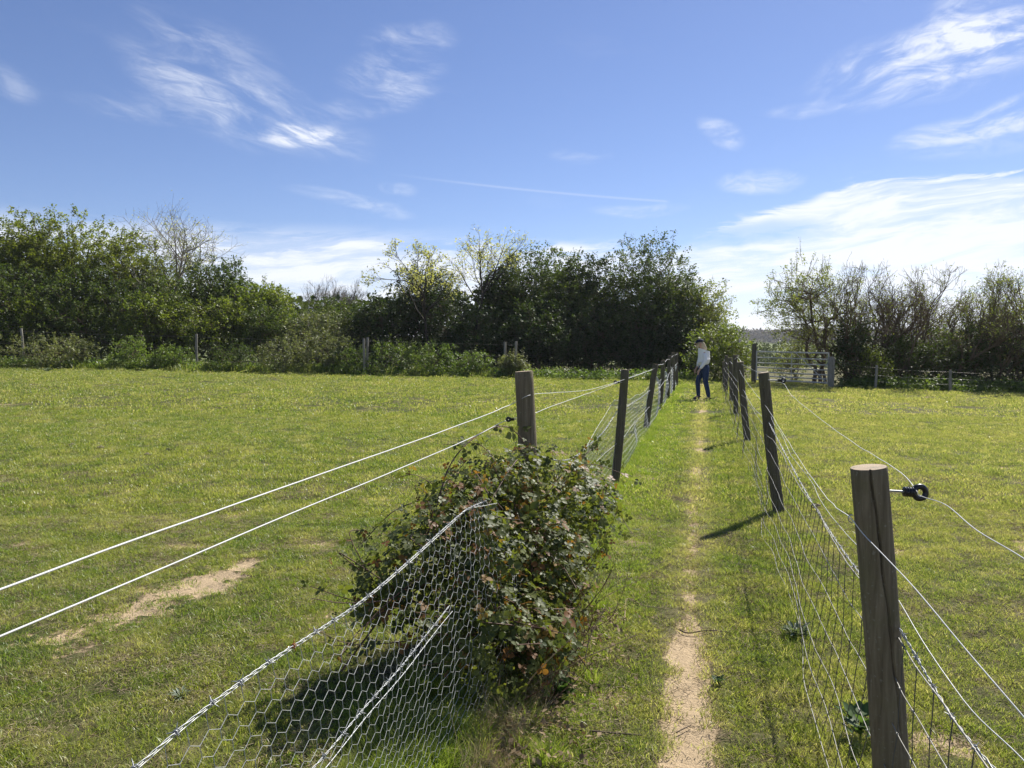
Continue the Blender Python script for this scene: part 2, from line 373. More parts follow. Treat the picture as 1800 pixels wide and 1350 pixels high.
# soil + sward
def sward_colours(g, P, blade):
    n1 = g.noise(P, .35, 4, .6); n2 = g.noise(P, 2.2, 4, .62); n3 = g.noise(P, 9, 3, .6)
    sp = g.n('ShaderNodeSeparateXYZ'); g.put(sp.inputs[0], P)
    lush = (.160, .235, .034, 1) if blade else (.055, .070, .020, 1)  # ground tones darker than blades: shade in the gaps painted into the colour
    olive = (.28, .315, .062, 1) if blade else (.115, .110, .040, 1)
    straw = (.56, .50, .27, 1) if blade else (.25, .205, .115, 1)
    c = g.mix(g.ramp(g.m('ADD', g.m('MULTIPLY', n1, .45), g.m('MULTIPLY', n2, .55)), .38, .60), lush, olive)
    # the right hand field is drier and more olive
    d = g.m('SUBTRACT', sp.outputs[0], g.m('MULTIPLY', sp.outputs[1], .25))
    dry = g.m('MULTIPLY', g.ramp(d, .2, 2.0), .22)
    c = g.mix(g.m('MULTIPLY', g.m('MULTIPLY', g.ramp(d, -1.3, -.95), g.ramp(d, -.25, -.6)), .7), c, (.22, .32, .03, 1) if blade else (.09, .115, .02, 1))
    dry = g.m('ADD', dry, g.ramp(g.m('ABSOLUTE', g.m('ADD', d, .055)), .26, .04, 0, .45))
    f = g.m('ADD', g.m('MULTIPLY', g.ramp(g.m('ADD', g.m('MULTIPLY', n3, .45), g.m('MULTIPLY', n2, .55)), .47, .68), .60), dry)
    return c, straw, f, n3
m, g = mat('meadow ground'); P = pos(g)
c, straw, f, n3 = sward_colours(g, P, False); c = g.mix(f, c, straw)
nf = g.noise(P, 45, 5, .7); c = g.mix(g.ramp(nf, .35, .7, 0, .5), c, (.05, .06, .02, 1))  # dark speckle adds painted shade between the blades
da = g.n('ShaderNodeAttribute'); da.attribute_name = 'dirt'; df = g.m('ADD', da.outputs['Fac'], g.m('MULTIPLY', g.m('SUBTRACT', g.noise(P, 28, 6, .78), .5), 1.35))
soil = g.mix(g.noise(P, 18, 6, .7), (.34, .255, .15, 1), (.60, .46, .295, 1)); soil = g.mix(g.ramp(g.noise(P, 110, 4, .75), .53, .66, 0, .75), soil, (.18, .13, .08, 1))
soil = g.mix(g.ramp(g.noise(P, 6, 3, .6), .58, .75, 0, .5), soil, (.24, .18, .125, 1))
c = g.mix(g.m('MULTIPLY', g.ramp(df, .16, .34), .75), c, (.17, .125, .075, 1)); c = g.mix(g.ramp(df, .34, .52), c, soil)
sp = g.n('ShaderNodeSeparateXYZ'); g.put(sp.inputs[0], P)
farc = g.mix(g.noise(P, .03, 3, .6), (.10, .13, .03, 1), (.17, .19, .05, 1)); c = g.mix(g.ramp(sp.outputs[1], 60, 110), c, farc)
h = g.m('ADD', g.m('MULTIPLY', nf, 1.0), g.m('MULTIPLY', g.noise(P, 140, 3, .6), .5))
out(g, bsdf(g, c, .95, .1, 0, bump(g, h, .8, .02))); M['ground'] = m
def grass_mat(name, lushness=0.0):
    m, g = mat(name); P = pos(g); r = rndattr(g)
    c, straw, f, n3 = sward_colours(g, P, True)
    oi = g.n('ShaderNodeObjectInfo').outputs['Random']
    f = g.m('ADD', g.m('MULTIPLY', f, .8-lushness), g.ramp(r, .60, .90, 0, .75-lushness*.6))
    c = g.mix(f, c, straw); c = g.mix(g.m('MULTIPLY', oi, .30), c, (.11, .17, .025, 1) if lushness < .2 else (.06, .14, .02, 1))
    b = bsdf(g, c, .38, .35); t = g.n('ShaderNodeBsdfTranslucent'); g.put(t.inputs[0], g.mix(1.0, c, (1.5, 1.5, .8, 1), 'MULTIPLY'))
    mx = g.n('ShaderNodeMixShader'); mx.inputs[0].default_value = .45
    g.nt.links.new(b, mx.inputs[1]); g.nt.links.new(t.outputs[0], mx.inputs[2]); out(g, mx.outputs[0]); return m
M['grass'] = grass_mat('grazed grass blades'); M['grass_lush'] = grass_mat('lush grass blades', .45)

# ------------------------------------------------------------------ the ground: one sheet out to the horizon
def axis(lo, hi, c, d0, gr, ):
    a = [c]; d = d0
    while a[-1] < hi: a.append(a[-1]+d); d = min(d*gr, 60)
    b = [c]; d = d0
    while b[-1] > lo: b.append(b[-1]-d); d = min(d*gr, 60)
    return np.array(sorted(set(b+a)))
xs = np.concatenate([np.arange(-3.2, 3.6, .03)]); 
def ext(x0, d, gr, lim, sgn):
    o = []; 
    while abs(x0) < lim: x0 += sgn*d; d = min(d*gr, 45); o.append(x0)
    return o
xs = np.array(sorted(ext(-3.2, .04, 1.045, 950, -1)+list(xs)+ext(3.57, .04, 1.045, 950, 1)))
ys = np.array(sorted(ext(2.0, .2, 1.3, 14, -1)+list(np.arange(2.0, 6.2, .03))+ext(6.2, .035, 1.018, 940, 1)))
X, Y = np.meshgrid(xs, ys); Z = tz(X, Y); DT = dirt(X, Y)
mb = MB(); nx = len(xs); ny = len(ys); ii, jj = np.meshgrid(np.arange(nx-1), np.arange(ny-1)); k = (jj*nx+ii).ravel()
mb.add(np.stack([X.ravel(), Y.ravel(), Z.ravel()], 1), np.stack([k, k+1, k+nx+1, k+nx], 1))
gr = mb.build('ground', M['ground'], smooth=True); tag(gr, 'grazed green meadow with a bare trodden dirt path between two fences', kind='structure')
a_ = gr.data.attributes.new('dirt', 'FLOAT', 'POINT'); a_.data.foreach_set('value', DT.ravel().astype(np.float32))
print('ground verts', nx, ny)

# ------------------------------------------------------------------ grass (stuff, geometry nodes)
def blade_patch(name, size, n, h, w, mat_, lean=.5, clump=False):
    mb = MB(); p = (rng.random((n, 2))-.5)*size
    if clump: p = rng.normal(size=(n, 2))*size*.22
    hh = h*(.45+.8*rng.random(n)); ww = w*(.7+.6*rng.random(n)); a = rng.random(n)*2*PI
    ln = (lean*(.3+rng.random(n)))*hh; la = rng.random(n)*2*PI if not clump else np.arctan2(p[:, 1], p[:, 0])+rng.normal(size=n)*.7
    ax = np.stack([np.cos(a), np.sin(a), 0*a], 1); ld = np.stack([np.cos(la), np.sin(la), 0*la], 1); up = np.array([0, 0, 1.])
    b = np.stack([p[:, 0], p[:, 1], 0*a-.004], 1)
    m1 = b+up*(hh*.55)[:, None]+ld*(ln*.35)[:, None]; t = b+up*(hh*.92)[:, None]+ld*ln[:, None]
    V = np.stack([b-ax*ww[:, None]/2, b+ax*ww[:, None]/2, m1+ax*ww[:, None]*.42, m1-ax*ww[:, None]*.42, t], 1)
    k = (np.arange(n)*5)[:, None]; r = rng.random(n)
    mb.add(V.reshape(-1, 3), k+np.array([[0, 1, 2, 3]]), r); 
    s = mb; s.f.append(k+np.array([[3, 2, 4]])); s.r.append(r)
    me_o = s.build(name, mat_); C.objects.unlink(me_o); return me_o
def scatter(name, label, pts, protos, smin, smax, idx=None, tilt=.12):
    """one object: points carrying instances of the tuft meshes"""
    me = bpy.data.meshes.new(name); me.vertices.add(len(pts)); me.vertices.foreach_set('co', pts.astype(np.float32).ravel()); me.update()
    n = len(pts)
    a = me.attributes.new('rot', 'FLOAT_VECTOR', 'POINT'); a.data.foreach_set('vector', np.stack([rng.normal(size=n)*tilt, rng.normal(size=n)*tilt, rng.random(n)*6.28], 1).astype(np.float32).ravel())
    a = me.attributes.new('scl', 'FLOAT', 'POINT'); a.data.foreach_set('value', (smin+(smax-smin)*rng.random(n)).astype(np.float32))
    a = me.attributes.new('idx', 'INT', 'POINT'); a.data.foreach_set('value', rng.integers(0, len(protos), n).astype(np.int32))
    o = bpy.data.objects.new(name, me); C.objects.link(o); tag(o, label, kind='stuff')
    ng = bpy.data.node_groups.new(name, 'GeometryNodeTree')
    ng.interface.new_socket('Geometry', in_out='INPUT', socket_type='NodeSocketGeometry'); ng.interface.new_socket('Geometry', in_out='OUTPUT', socket_type='NodeSocketGeometry')
    gi = ng.nodes.new('NodeGroupInput'); go = ng.nodes.new('NodeGroupOutput'); jn = ng.nodes.new('GeometryNodeJoinGeometry')
    def na(nm, ty):
        q = ng.nodes.new('GeometryNodeInputNamedAttribute'); q.data_type = ty; q.inputs[0].default_value = nm
        return [x for x in q.outputs if x.enabled and x.name == 'Attribute'][0]
    ro, sc_, ix = na('rot', 'FLOAT_VECTOR'), na('scl', 'FLOAT'), na('idx', 'INT')
    for k, p in enumerate(protos):
        ob = ng.nodes.new('GeometryNodeObjectInfo'); ob.inputs['Object'].default_value = p
        cp = ng.nodes.new('FunctionNodeCompare'); cp.data_type = 'INT'; cp.operation = 'EQUAL'
        ia = [x for x in cp.inputs if x.enabled]; ng.links.new(ix, ia[0]); ia[1].default_value = k
        ip = ng.nodes.new('GeometryNodeInstanceOnPoints'); ng.links.new(gi.outputs[0], ip.inputs['Points'])
        ng.links.new(cp.outputs[0], ip.inputs['Selection']); ng.links.new(ob.outputs['Geometry'], ip.inputs['Instance'])
        ng.links.new(ro, ip.inputs['Rotation']); ng.links.new(sc_, ip.inputs['Scale']); ng.links.new(ip.outputs[0], jn.inputs[0])
    ng.links.new(jn.outputs[0], go.inputs[0])
    md = o.modifiers.new('scatter', 'NODES'); md.node_group = ng; return o
def frustum_pts(n, y0, y1, marg=1.5, left=-.74, right=.74):
    # uniform over the ground wedge seen (with a margin for a step to the side)
    y = np.sqrt(rng.random(n)*(y1**2-y0**2)+y0**2); x = y*(left+(right-left)*rng.random(n))+rng.normal(size=n)*marg*.5
    return x, y
def hedge_y(x, y):
    """front line of the hedge for a ground point, by photo column"""
    px = 900+F*x/np.maximum(y, 1)
    return np.interp(px, [-200, 0, 450, 640, 850, 1180, 1320, 1480, 1800, 2000], [38.5, 38, 36.5, 35.2, 34.6, 33.6, 33, 28.5, 28.2, 28.2])
P_near = [blade_patch('grass_patch', .16, 105, .024, .0030, M['grass'], 1.1) for _ in range(4)]
P_mid = [blade_patch('grass_patch', .38, 150, .034, .0055, M['grass'], .9) for _ in range(3)]
P_far = [blade_patch('grass_patch', 1.0, 260, .045, .015, M['grass'], .8) for _ in range(3)]
def field_pts(n, y0, y1, thr=.35, marg=1.5):
    x, y = frustum_pts(n, y0, y1, marg); d = dirt(x, y)
    den = .78+.22*sst(fbm(x*1.3, y*1.3, 31, 3), .3, .6)
    k = (rng.random(n) < den) & (d < thr+rng.random(n)*.25) & (y < hedge_y(x, y)+1)
    x, y = x[k], y[k]; return np.stack([x, y, tz(x, y)], 1)
scatter('short_grass', 'short grazed grass blades covering the near meadow', field_pts(12500, 1.0, 7.5, marg=.9), P_near, .6, 1.25)
scatter('short_grass', 'short grazed grass blades further up the meadow', field_pts(10000, 7.0, 17), P_mid, .6, 1.25)
scatter('short_grass', 'short grass running up to the hedges', field_pts(5200, 16, 40, thr=.5, marg=2), P_far, .6, 1.2)
# flat bits of thatch, straw and crumbs lying between the blades
def litter_patch(name, size, n, mat_):
    mb = MB(); p = np.column_stack([(rng.random((n, 2))-.5)*size, .002+.010*rng.random(n)]); a = rng.random(n)*2*PI; l_ = .006+.022*rng.random(n)**2
    d = np.stack([np.cos(a), np.sin(a), .25*rng.normal(size=n)], 1)*l_[:, None]; mb.segs(p-d, p+d, .0012, .0008, 3); o_ = mb.build(name, mat_); C.objects.unlink(o_); return o_
P_lit = [litter_patch('litter_patch', .25, 60, M['hay']) for _ in range(2)]+[litter_patch('litter_patch', .25, 40, M['dead_leaf'])]
x, y = frustum_pts(5200, 1.2, 9, .8); k = (fbm(x*3, y*3, 71, 3) > .42) & (dirt(x, y) < .25+.9*rng.random(len(x))**3); x, y = x[k], y[k]
scatter('thatch_litter', 'dry bits of straw and thatch lying between the grass blades', np.stack([x, y, tz(x, y)+.002], 1), P_lit, .6, 1.2, tilt=.04)
# longer greener tufts
P_tuft = [blade_patch('grass_tuft', .20, 60, .075, .0035, M['grass'], .9, True) for _ in range(3)]
x, y = frustum_pts(2600, 1.6, 9, .8); k = (fbm(x*2.4, y*2.4, 44, 3) > .56) & (dirt(x, y) < .3); x, y = x[k], y[k]
scatter('grass_tufts', 'slightly longer green grass tufts dotted over the near meadow', np.stack([x, y, tz(x, y)], 1), P_tuft, .25, .6)
P_lush = [blade_patch('grass_tuft', .24, 110, .17, .0042, M['grass_lush'], .8, True) for _ in range(3)]
y = 1.0+rng.random(2600)**1.5*27; off = rng.normal(size=2600)
x = lx(y)+off*np.where(y < 4.8, .17, .10)-np.where(y < 4.8, .10, 0)
k = (y < 4.6) | (rng.random(len(y)) < .55); x, y = x[k], y[k]
scatter('tall_grass', 'long lush grass growing under the chicken wire fence', np.stack([x, y, tz(x, y)], 1), P_lush, .2, .62)
y = 1.6+rng.random(1100)*26; x = rx(y)+rng.normal(size=1100)*.13
scatter('tall_grass', 'rough grass growing along the foot of the stock netting', np.stack([x, y, tz(x, y)], 1), P_tuft, .35, .85)
# fringe along the hedge foot
P_fr = [blade_patch('grass_tuft', .9, 220, .30, .022, M['grass_lush'], .6) for _ in range(2)]
px = rng.random(1500)*1000-60; yy = np.interp(px, [0, 450, 640, 850, 1180], [38, 36.5, 35.2, 34.6, 33.6])+rng.normal(size=1500)*.45+.5; x = (px-900)/F*yy
scatter('tall_grass', 'bright long grass fringe at the foot of the left hedge', np.stack([x, yy, tz(x, yy)], 1), P_fr, .45, 1.2)

# ------------------------------------------------------------------ posts
def make_post(base, top, r, matw, parent, seg=20, rows=14, crack=None, name='post', chamfer=.06, seed=0):
    base = np.asarray(base, float); top = np.asarray(top, float)
    mb = MB(); an = np.arange(seg)/seg*2*PI; axis_ = (top-base)/np.linalg.norm(top-base)
    u = np.cross(axis_, [0, 1., 0]); u /= np.linalg.norm(u); w = np.cross(axis_, u)
    H = np.linalg.norm(top-base); V = []
    zs = np.concatenate([np.linspace(-.15, H-r*chamfer*2, rows), [H]])
    for k, z in enumerate(zs):
        rr = r*(1.04-.06*z/H)*(1+.05*(vn(np.cos(an)*1.5+seed, np.sin(an)*1.5+z*2.2, seed)-.5)+.02*(vn(an*4+9, z*9+0*an, seed)-.5))
        if k == len(zs)-1: rr = rr*(1-chamfer)
        if crack:
            zz = z/H; ca = crack(zz)
            if ca is not None:
                dd = np.abs((an-ca[0]+PI) % (2*PI)-PI); rr = rr-ca[1]*np.clip(1-dd/ca[2], 0, 1)
        bend = .012*math.sin(z*2.3+seed)*r/.05
        V.append(base+axis_*z+(np.cos(an)*rr)[:, None]*u+(np.sin(an)*rr)[:, None]*w+u*bend)
    Vc = np.concatenate(V); i = np.arange(seg); j = (i+1) % seg; k = np.arange(len(zs)-1)[:, None]*seg
    mb.add(Vc, np.stack([k+i, k+j, k+seg+j, k+seg+i], -1).reshape(-1, 4))
    p = mb.build(name, matw, parent, smooth=True)
    # sawn end: own mesh, slightly domed
    e = MB(); top_ring = V[-1]; cen = top_ring.mean(0)
    ring2 = cen+(top_ring-cen)*.55+axis_*.0015*1; cc = cen+axis_*.002
    e.add(np.vstack([top_ring+axis_*.0004, ring2, cc]), np.stack([i, j, seg+j, seg+i], 1)); 
    e.f.append(np.stack([seg+i, seg+j, 0*i+2*seg], 1)); e.r.append(np.zeros(seg))
    e.build('sawn_end', M['post_end'], p, loc=cen)
    return p, cen
def wire_kink(P, amp=.004, per=6, f=3.0, seed=0):
    """a spline through P with the small kinks of old wire"""
    Q = spline(P, per); s = np.concatenate([[0], np.cumsum(np.linalg.norm(np.diff(Q, axis=0), axis=1))])
    Q[:, 0] += amp*(vn(s*f, s*0, seed)-.5)*2; Q[:, 2] += amp*(vn(s*f, s*0+5, seed+3)-.5)*2; return Q
def add_wire(name, P, r, m, parent, n=5, amp=.004, per=8, seed=0, f=3.0):
    Q = wire_kink(P, amp, per, f, seed); mb = MB(); mb.tube(Q, r, n, False); return mb.build(name, m, parent, smooth=True)
def twist(P, r, off, pitch, m, name, parent, n=4, step=.012):
    """two strand twisted wire along P"""
    P = np.asarray(P, float); s = np.concatenate([[0], np.cumsum(np.linalg.norm(np.diff(P, axis=0), axis=1))]); N = max(8, int(s[-1]/step)); t = np.linspace(0, s[-1], N)
    Q = np.stack([np.interp(t, s, P[:, k]) for k in range(3)], 1); T = np.gradient(Q, axis=0); T /= np.linalg.norm(T, axis=1, keepdims=True)
    u = np.cross(T, [0, 0, 1.]); u /= np.linalg.norm(u, axis=1, keepdims=True); w = np.cross(T, u); mb = MB()
    for ph in (0, PI):
        a = (t/pitch*2*PI+ph)[:, None]; mb.tube(Q+off*(np.cos(a)*u+np.sin(a)*w), r, n, False)
    return mb.build(name, m, parent, smooth=True), Q, t, T
def barb_at(c, T, m, parent, size=.013):
    mb = MB(); T = T/np.linalg.norm(T); u = np.cross(T, [0, 0, 1.]); u /= np.linalg.norm(u); w = np.cross(T, u)
    a = np.linspace(0, 4*PI, 22); mb.tube(c+T*np.linspace(-.006, .006, 22)[:, None]+.0042*(np.cos(a)[:, None]*u+np.sin(a)[:, None]*w), .0014, 4)
    ph = rng.random()*6
    for k in range(4):
        d = math.cos(ph+k*PI/2)*u+math.sin(ph+k*PI/2)*w+T*(.5 if k % 2 else -.5); st = c+d*.003; mb.tube(np.stack([st, st+d*size*.6, st+d*size]), [.0013, .0011, .0003], 4)
    return mb.build('barb', m, parent, smooth=True)
def insulator(post_pt, d, parent, rod=.055, ring_r=.016, s=1.0):
    """metal rod, ribbed black body and open ring, screwed into a post"""
    d = np.asarray(d, float); d /= np.linalg.norm(d); up = np.array([0, 0, 1.]); p0 = np.asarray(post_pt, float)
    mb = MB(); mb.tube(np.stack([p0-d*.01, p0+d*rod]), .0032*s, 8); ro = mb.build('insulator_rod', M['galv'], parent, smooth=True)
    b = MB(); q = p0+d*rod; zz = []; rr = []
    for k in range(4): zz += [k*.0075, k*.0075+.002, k*.0075+.004, k*.0075+.0055]; rr += [.0075, .0145, .0145, .0075]
    b.tube(q+d*np.array(zz)[:, None]*s, np.array(rr)*s, 14)
    c = q+d*(.030+ring_r)*s; side = np.cross(d, up); a = np.linspace(0, 2*PI, 25)
    b.tube(c+ring_r*s*(np.cos(a)[:, None]*d+np.sin(a)[:, None]*up), .0085*s, 8, False)
    b.build('insulator', M['black'], parent, smooth=True); return c
def staple(p, parent, d=(-.3, -1, 0), r=.010):
    d = np.asarray(d, float); d /= np.linalg.norm(d); side = np.cross(d, [0, 0, 1.]); a = np.linspace(0, PI, 9)
    mb = MB(); P = p+r*np.cos(a)[:, None]*np.array([0, 0, 1.])+r*1.5*np.sin(a)[:, None]*d; mb.tube(P, .0016, 5); mb.build('staple', M['galv'], parent, smooth=True)

# ================================================================= LEFT FENCE
lf = empty('wire_fence', (lx(4.5), 4.5, 0), 'chicken wire and barbed wire fence on the left of the dirt path, overgrown by brambles', 'fence')
left_posts = []   # (base, top, radius)
lp = [((.165, 4.55, 0), at(917, 653, 4.55), .056), ((1.12, 8.4, 0), at(1100, 650, 8.4), .046), ((2.44, 13.9, 0), at(1152, 640, 13.9), .052),
      ((3.42, 17.8, 0), at(1166, 633, 17.8), .050), ((4.35, 21.4, 0), at(1177, 625, 21.4), .052), ((5.25, 25.0, 0), at(1183, 620, 25), .052), ((6.1, 28.4, 0), at(1190, 620, 28.4), .052)]
for k, (b, t, r) in enumerate(lp):
    b = np.array([b[0], b[1], float(tz(b[0], b[1], False))]); crk = None
    if k == 0: crk = lambda z: (1.5+.25*math.sin(z*5), .006, .16)
    p, cen = make_post(b, t, r, M['post'] if k == 0 else M['post_dark'], lf, seg=44 if k == 0 else 18, rows=26 if k == 0 else 12, crack=crk, seed=k*3+1)
    left_posts.append((b, t, r, p))
# white electric lines (outside of the fence)
upl = [L(-260, 1128), L(0, 1035), L(194, 963), L(389, 895), L(700, 786), L(840, 735), at(902, 709, 4.47), at(934, 694, 4.52), at(980, 690, 5.5), at(1030, 686, 6.6), at(1070, 676, 7.7), at(1098, 667, 8.33), at(1122, 659, 10.2), at(1150, 648, 13.8)]
add_wire('electric_line', upl, .0018, M['white_wire'], lf, 6, .0015, 12, 1)
lol = [L(-260, 1226, -.14), L(0, 1118, -.12), L(311, 988, -.11), L(500, 908, -.1), L(700, 825, -.08), L(830, 769, -.06), at(888, 740, 4.5), at(935, 728, 4.62), at(965, 716, 5.1), at(1010, 700, 6.1), at(1060, 682, 7.5), at(1086, 672, 8.3), at(1110, 662, 9.6), at(1147, 650, 13.6)]
add_wire('electric_line', lol, .0018, M['white_wire'], lf, 6, .002, 12, 2)
farw = [at(1150, 648, 13.8), at(1159, 641, 15.8), at(1166, 640, 17.7), at(1173, 632, 19.8), at(1177, 632, 21.3), at(1181, 627, 23), at(1184, 625, 25), at(1191, 622, 28.3)]
add_wire('electric_line', farw, .004, M['white_wire'], lf, 5, .01, 8, 3)
ic = insulator(at(905, 737, 4.46), (-1, -.15, .0), lf, .004, .012, .8)
insulator(at(1092, 672, 8.33), (-1, -.1, 0), lf, .02, .014, 1)
# barbed wires
bw1 = [L(60, 1500), L(150, 1418), L(240, 1347), L(350, 1253), L(470, 1165), L(560, 1107), L(640, 1053), L(720, 985), L(800, 912), L(832, 890), at(880, 872, 4.25), at(920, 860, 4.55)]
Pw = spline(bw1, 10); bo, Q, t, T = twist(Pw, .0012, .0019, .07, M['galv'], 'barbed_wire', lf)
for sct in np.arange(.10, t[-1]-.6, .105):
    i = int(np.searchsorted(t, sct+rng.normal()*.004)); 
    if Q[i][1] > 3.7: break
    barb_at(Q[i], T[i], M['rust'] if abs(sct-.73) < .05 else M['galv'], bo)
bw2 = [L(420, 1475), L(490, 1405), L(560, 1340), L(640, 1245), L(700, 1178), L(745, 1122), L(790, 1065)]
bo2, Q, t, T = twist(spline(bw2, 10), .0012, .0019, .07, M['galv'], 'barbed_wire', lf)
for sct in np.arange(.06, t[-1]-.1, .105):
    i = int(np.searchsorted(t, sct)); barb_at(Q[min(i, len(Q)-1)], T[min(i, len(Q)-1)], M['galv'], bo2)
add_wire('line_wire', [p+np.array([.012, 0, -.02]) for p in bw2], .0016, M['galv'], lf, 4, .004, 10, 5)
bw3 = [at(932, 775, 4.62), at(945, 800, 4.9), at(1000, 808, 6.0), at(1040, 778, 7.0), at(1062, 758, 7.6), at(1077, 735, 8.1), at(1088, 720, 8.5), at(1105, 713, 9.7), at(1125, 700, 11.4), at(1143, 686, 13.8)]
bo3, Q, t, T = twist(spline(bw3, 8), .0022, .0032, .11, M['galv'], 'barbed_wire', lf, 4, .025)
for sct in np.arange(.1, t[-1]-.3, .12):
    i = int(np.searchsorted(t, sct)); barb_at(Q[i], T[i], M['galv'], bo3, .017)
bw4 = [at(1143, 686, 13.8), at(1155, 690, 15.8), at(1166, 672, 17.7), at(1172, 668, 19.5), at(1177, 655, 21.3), at(1184, 645, 25), at(1191, 638, 28.3)]
add_wire('line_wire', bw4, .004, M['galv'], lf, 4, .01, 8, 6)
add_wire('line_wire', [at(932, 880, 4.62), at(1010, 850, 6.3), at(1050, 808, 7.4), at(1088, 778, 8.5), at(1115, 745, 11), at(1142, 715, 13.8)], .0025, M['galv'], lf, 4, .01, 8, 7)
# chicken wire: hexagonal cells following the fence with creases and a billow
def hexnet(name, y0, y1, w, rowp, rows, r, top, parent, fold, m, sides=3, thin=None):
    Ls = (y1-y0)*math.hypot(1, .249); nc = int(Ls/w); I, J = np.meshgrid(np.arange(nc), np.arange(rows))
    I = I.ravel(); J = J.ravel(); s = (I+.5*(J % 2))*w; a = rowp*.60; b = rowp-a; h = J*rowp
    def mp(s, h):
        y = y0+s/math.hypot(1, .249); hh = np.clip(h/(rows*rowp), 0, 1); f = fold(y, hh)
        x = lx(y)+f[0]; z = top(y)*hh+f[1]+tz(lx(y), y, False)*(1-hh); return np.stack([x, y+f[2], z], 1)
    j = lambda: 1
    jit = TAB[(I*7+J*3) % 256, (I*5+J*11) % 256]*.010-.005
    def jt(ii, jj, base): return base+(TAB[(ii*7+jj*3) % 256, (ii*5+jj*11) % 256]-.5)*w*.08
    A = mp(jt(I, J, s), h); B = mp(jt(I, J, s)+jit*.3, h+a)
    I2 = np.where(J % 2 == 1, I+1, I); J2 = J+1; s2r = (I2+.5*(J2 % 2))*w; s2l = s2r-w
    Cr = mp(jt(I2, J2, s2r), h+rowp); Cl = mp(jt(I2-1, J2, s2l), h+rowp)
    keep = J < rows-1
    mb = MB(); mb.segs(A, B, r*1.45, r*1.45, sides); mb.segs(B[keep], Cr[keep], r, r, sides); mb.segs(B[keep], Cl[keep], r, r, sides)
    ss = np.linspace(0, Ls-.01, int(Ls/.04)); e1 = mp(ss, np.full(len(ss), rows*rowp)); mb.segs(e1[:-1], e1[1:], r*1.8, r*1.8, 4); t_ = J == rows-1; mb.segs(B[t_], mp(s[t_], h[t_]*0+rows*rowp), r*1.4, r*1.4, sides)
    return mb.build(name, m, parent)
def fold1(y, h):
    bulge = np.sin(h*PI); t = sst(y, 1.8, 3.6)
    fx = .07*bulge*(vn(y*1.6, h*1.0, 3)+.2)+.05*t*(1-h)+.03*(vn(y*9*t+y, h*1.5, 5)-.5)*(.3+t)*bulge
    fz = .01*np.sin(y*7+h*2)*(1-h); fy = .05*t*(vn(y*4, h*2, 8)-.5)
    # the netting is dragged towards the path near the bramble
    fx = fx+.10*sst(y, 2.6, 3.7)*(1-h)*sst(h, -.3, .4)
    return fx, fz, fy
zb = lambda y: np.interp(y, Pw[:, 1], Pw[:, 2])-.006
hexnet('chicken_wire', .75, 3.62, .060, .0365, 22, .0007, zb, lf, fold1, M['net_left'])
def fold2(y, h):
    n = .16*(vn(y*.8, h*1.4, 11)-.5)*np.sin(h*PI)*1.5; return n, .05*(vn(y*1.2, h*0, 12)-.6)*h, n*0
z2 = lambda y: np.interp(y, [4.5, 5.2, 6.3, 8.4, 9.5, 11.5, 13.9], [.95, .68, .68, .95, .86, .80, .80])
hexnet('chicken_wire', 4.75, 14, .075, .06, 14, .0009, z2, lf, fold2, M['net_left'])
z3 = lambda y: .82+.06*np.sin(y*1.7)
hexnet('chicken_wire', 14, 28.4, .11, .09, 9, .0020, z3, lf, fold2, M['net_left'])

# ================================================================= RIGHT FENCE
rf = empty('stock_fence', (rx(2.2), 2.2, 0), 'stock netting fence with round leaning posts on the right of the dirt path', 'fence')
rp = [((1.155, 2.2, 0), at(1520, 822, 2.2), .050, 'post'), ((2.48, 7.05, 0), at(1341, 655, 7.05), .051, 'post_dark'), ((3.78, 12.3, 0), at(1302, 636, 12.3), .052, 'post_dark'),
      ((4.92, 16.9, 0), at(1293, 624, 16.9), .052, 'post_dark'), ((5.92, 20.7, 0), at(1283, 629, 20.7), .052, 'post_dark'), ((6.87, 24.6, 0), at(1276, 625, 24.6), .052, 'post_dark'), ((7.3, 26.3, 0), at(1271.5, 636, 26.3), .05, 'post_dark')]
def crack_near(z):
    # starts at the sawn top facing the camera, drifts right going down, closes above the ground
    if z > .30: return (1.22+1.05*(1-z)**1.1+.03*math.sin(z*31)+.02*math.sin(z*57), .018*min(1, (z-.30)*9), .075)
    return None
rposts = []
for k, (b, t, r, mm) in enumerate(rp):
    b = np.array([b[0], b[1], float(tz(b[0], b[1], False))])
    p, cen = make_post(b, t, r, M[mm], rf, seg=110 if k == 0 else 20, rows=60 if k == 0 else 12, crack=crack_near if k == 0 else None, seed=k*5+2, chamfer=.03)
    rposts.append(p)
# extra split lying in the groove bottom of the nearest post is real depth; wires next
np0 = rposts[0]
ins = insulator(at(1551, 862, 2.2), (1, .02, -.06), np0, .062, .0175, 1.0)
staple(at(1499, 912, 2.155), np0, (-1, -.3, .2), .011)
ins2 = insulator(at(1352, 668, 7.0), (1, -.12, -.03), rposts[1], .075, .016, 1.1)
w1 = [at(1296, 632, 16.9), at(1300, 650, 12.25), at(1320, 682, 9.2), at(1345, 712, 7.0), at(1385, 775, 5.2), at(1430, 845, 3.9), at(1463, 885, 3.0), at(1492, 910, 2.2), at(1520, 944, 2.08), at(1600, 1026, 1.75), at(1700, 1146, 1.5), at(1800, 1262, 1.32), at(1950, 1440, 1.15)]
add_wire('electric_line', w1, .0014, M['white_wire'], rf, 6, .0035, 14, 11, 4)
w2 = [at(1303, 640, 12.3), at(1320, 648, 10.5), at(1340, 660, 8.2), at(1356, 670, 7.0), at(1377, 674, 6.85), at(1392, 695, 6.0), at(1440, 735, 4.9), at(1500, 778, 3.8), at(1560, 815, 2.9), at(1592, 838, 2.45), at(1610, 862, 2.2), at(1620, 874, 2.17), at(1665, 890, 2.05), at(1720, 935, 1.85), at(1800, 985, 1.65), at(1950, 1085, 1.4)]
add_wire('electric_line', w2, .0013, M['white_wire'], rf, 6, .003, 14, 13, 4)
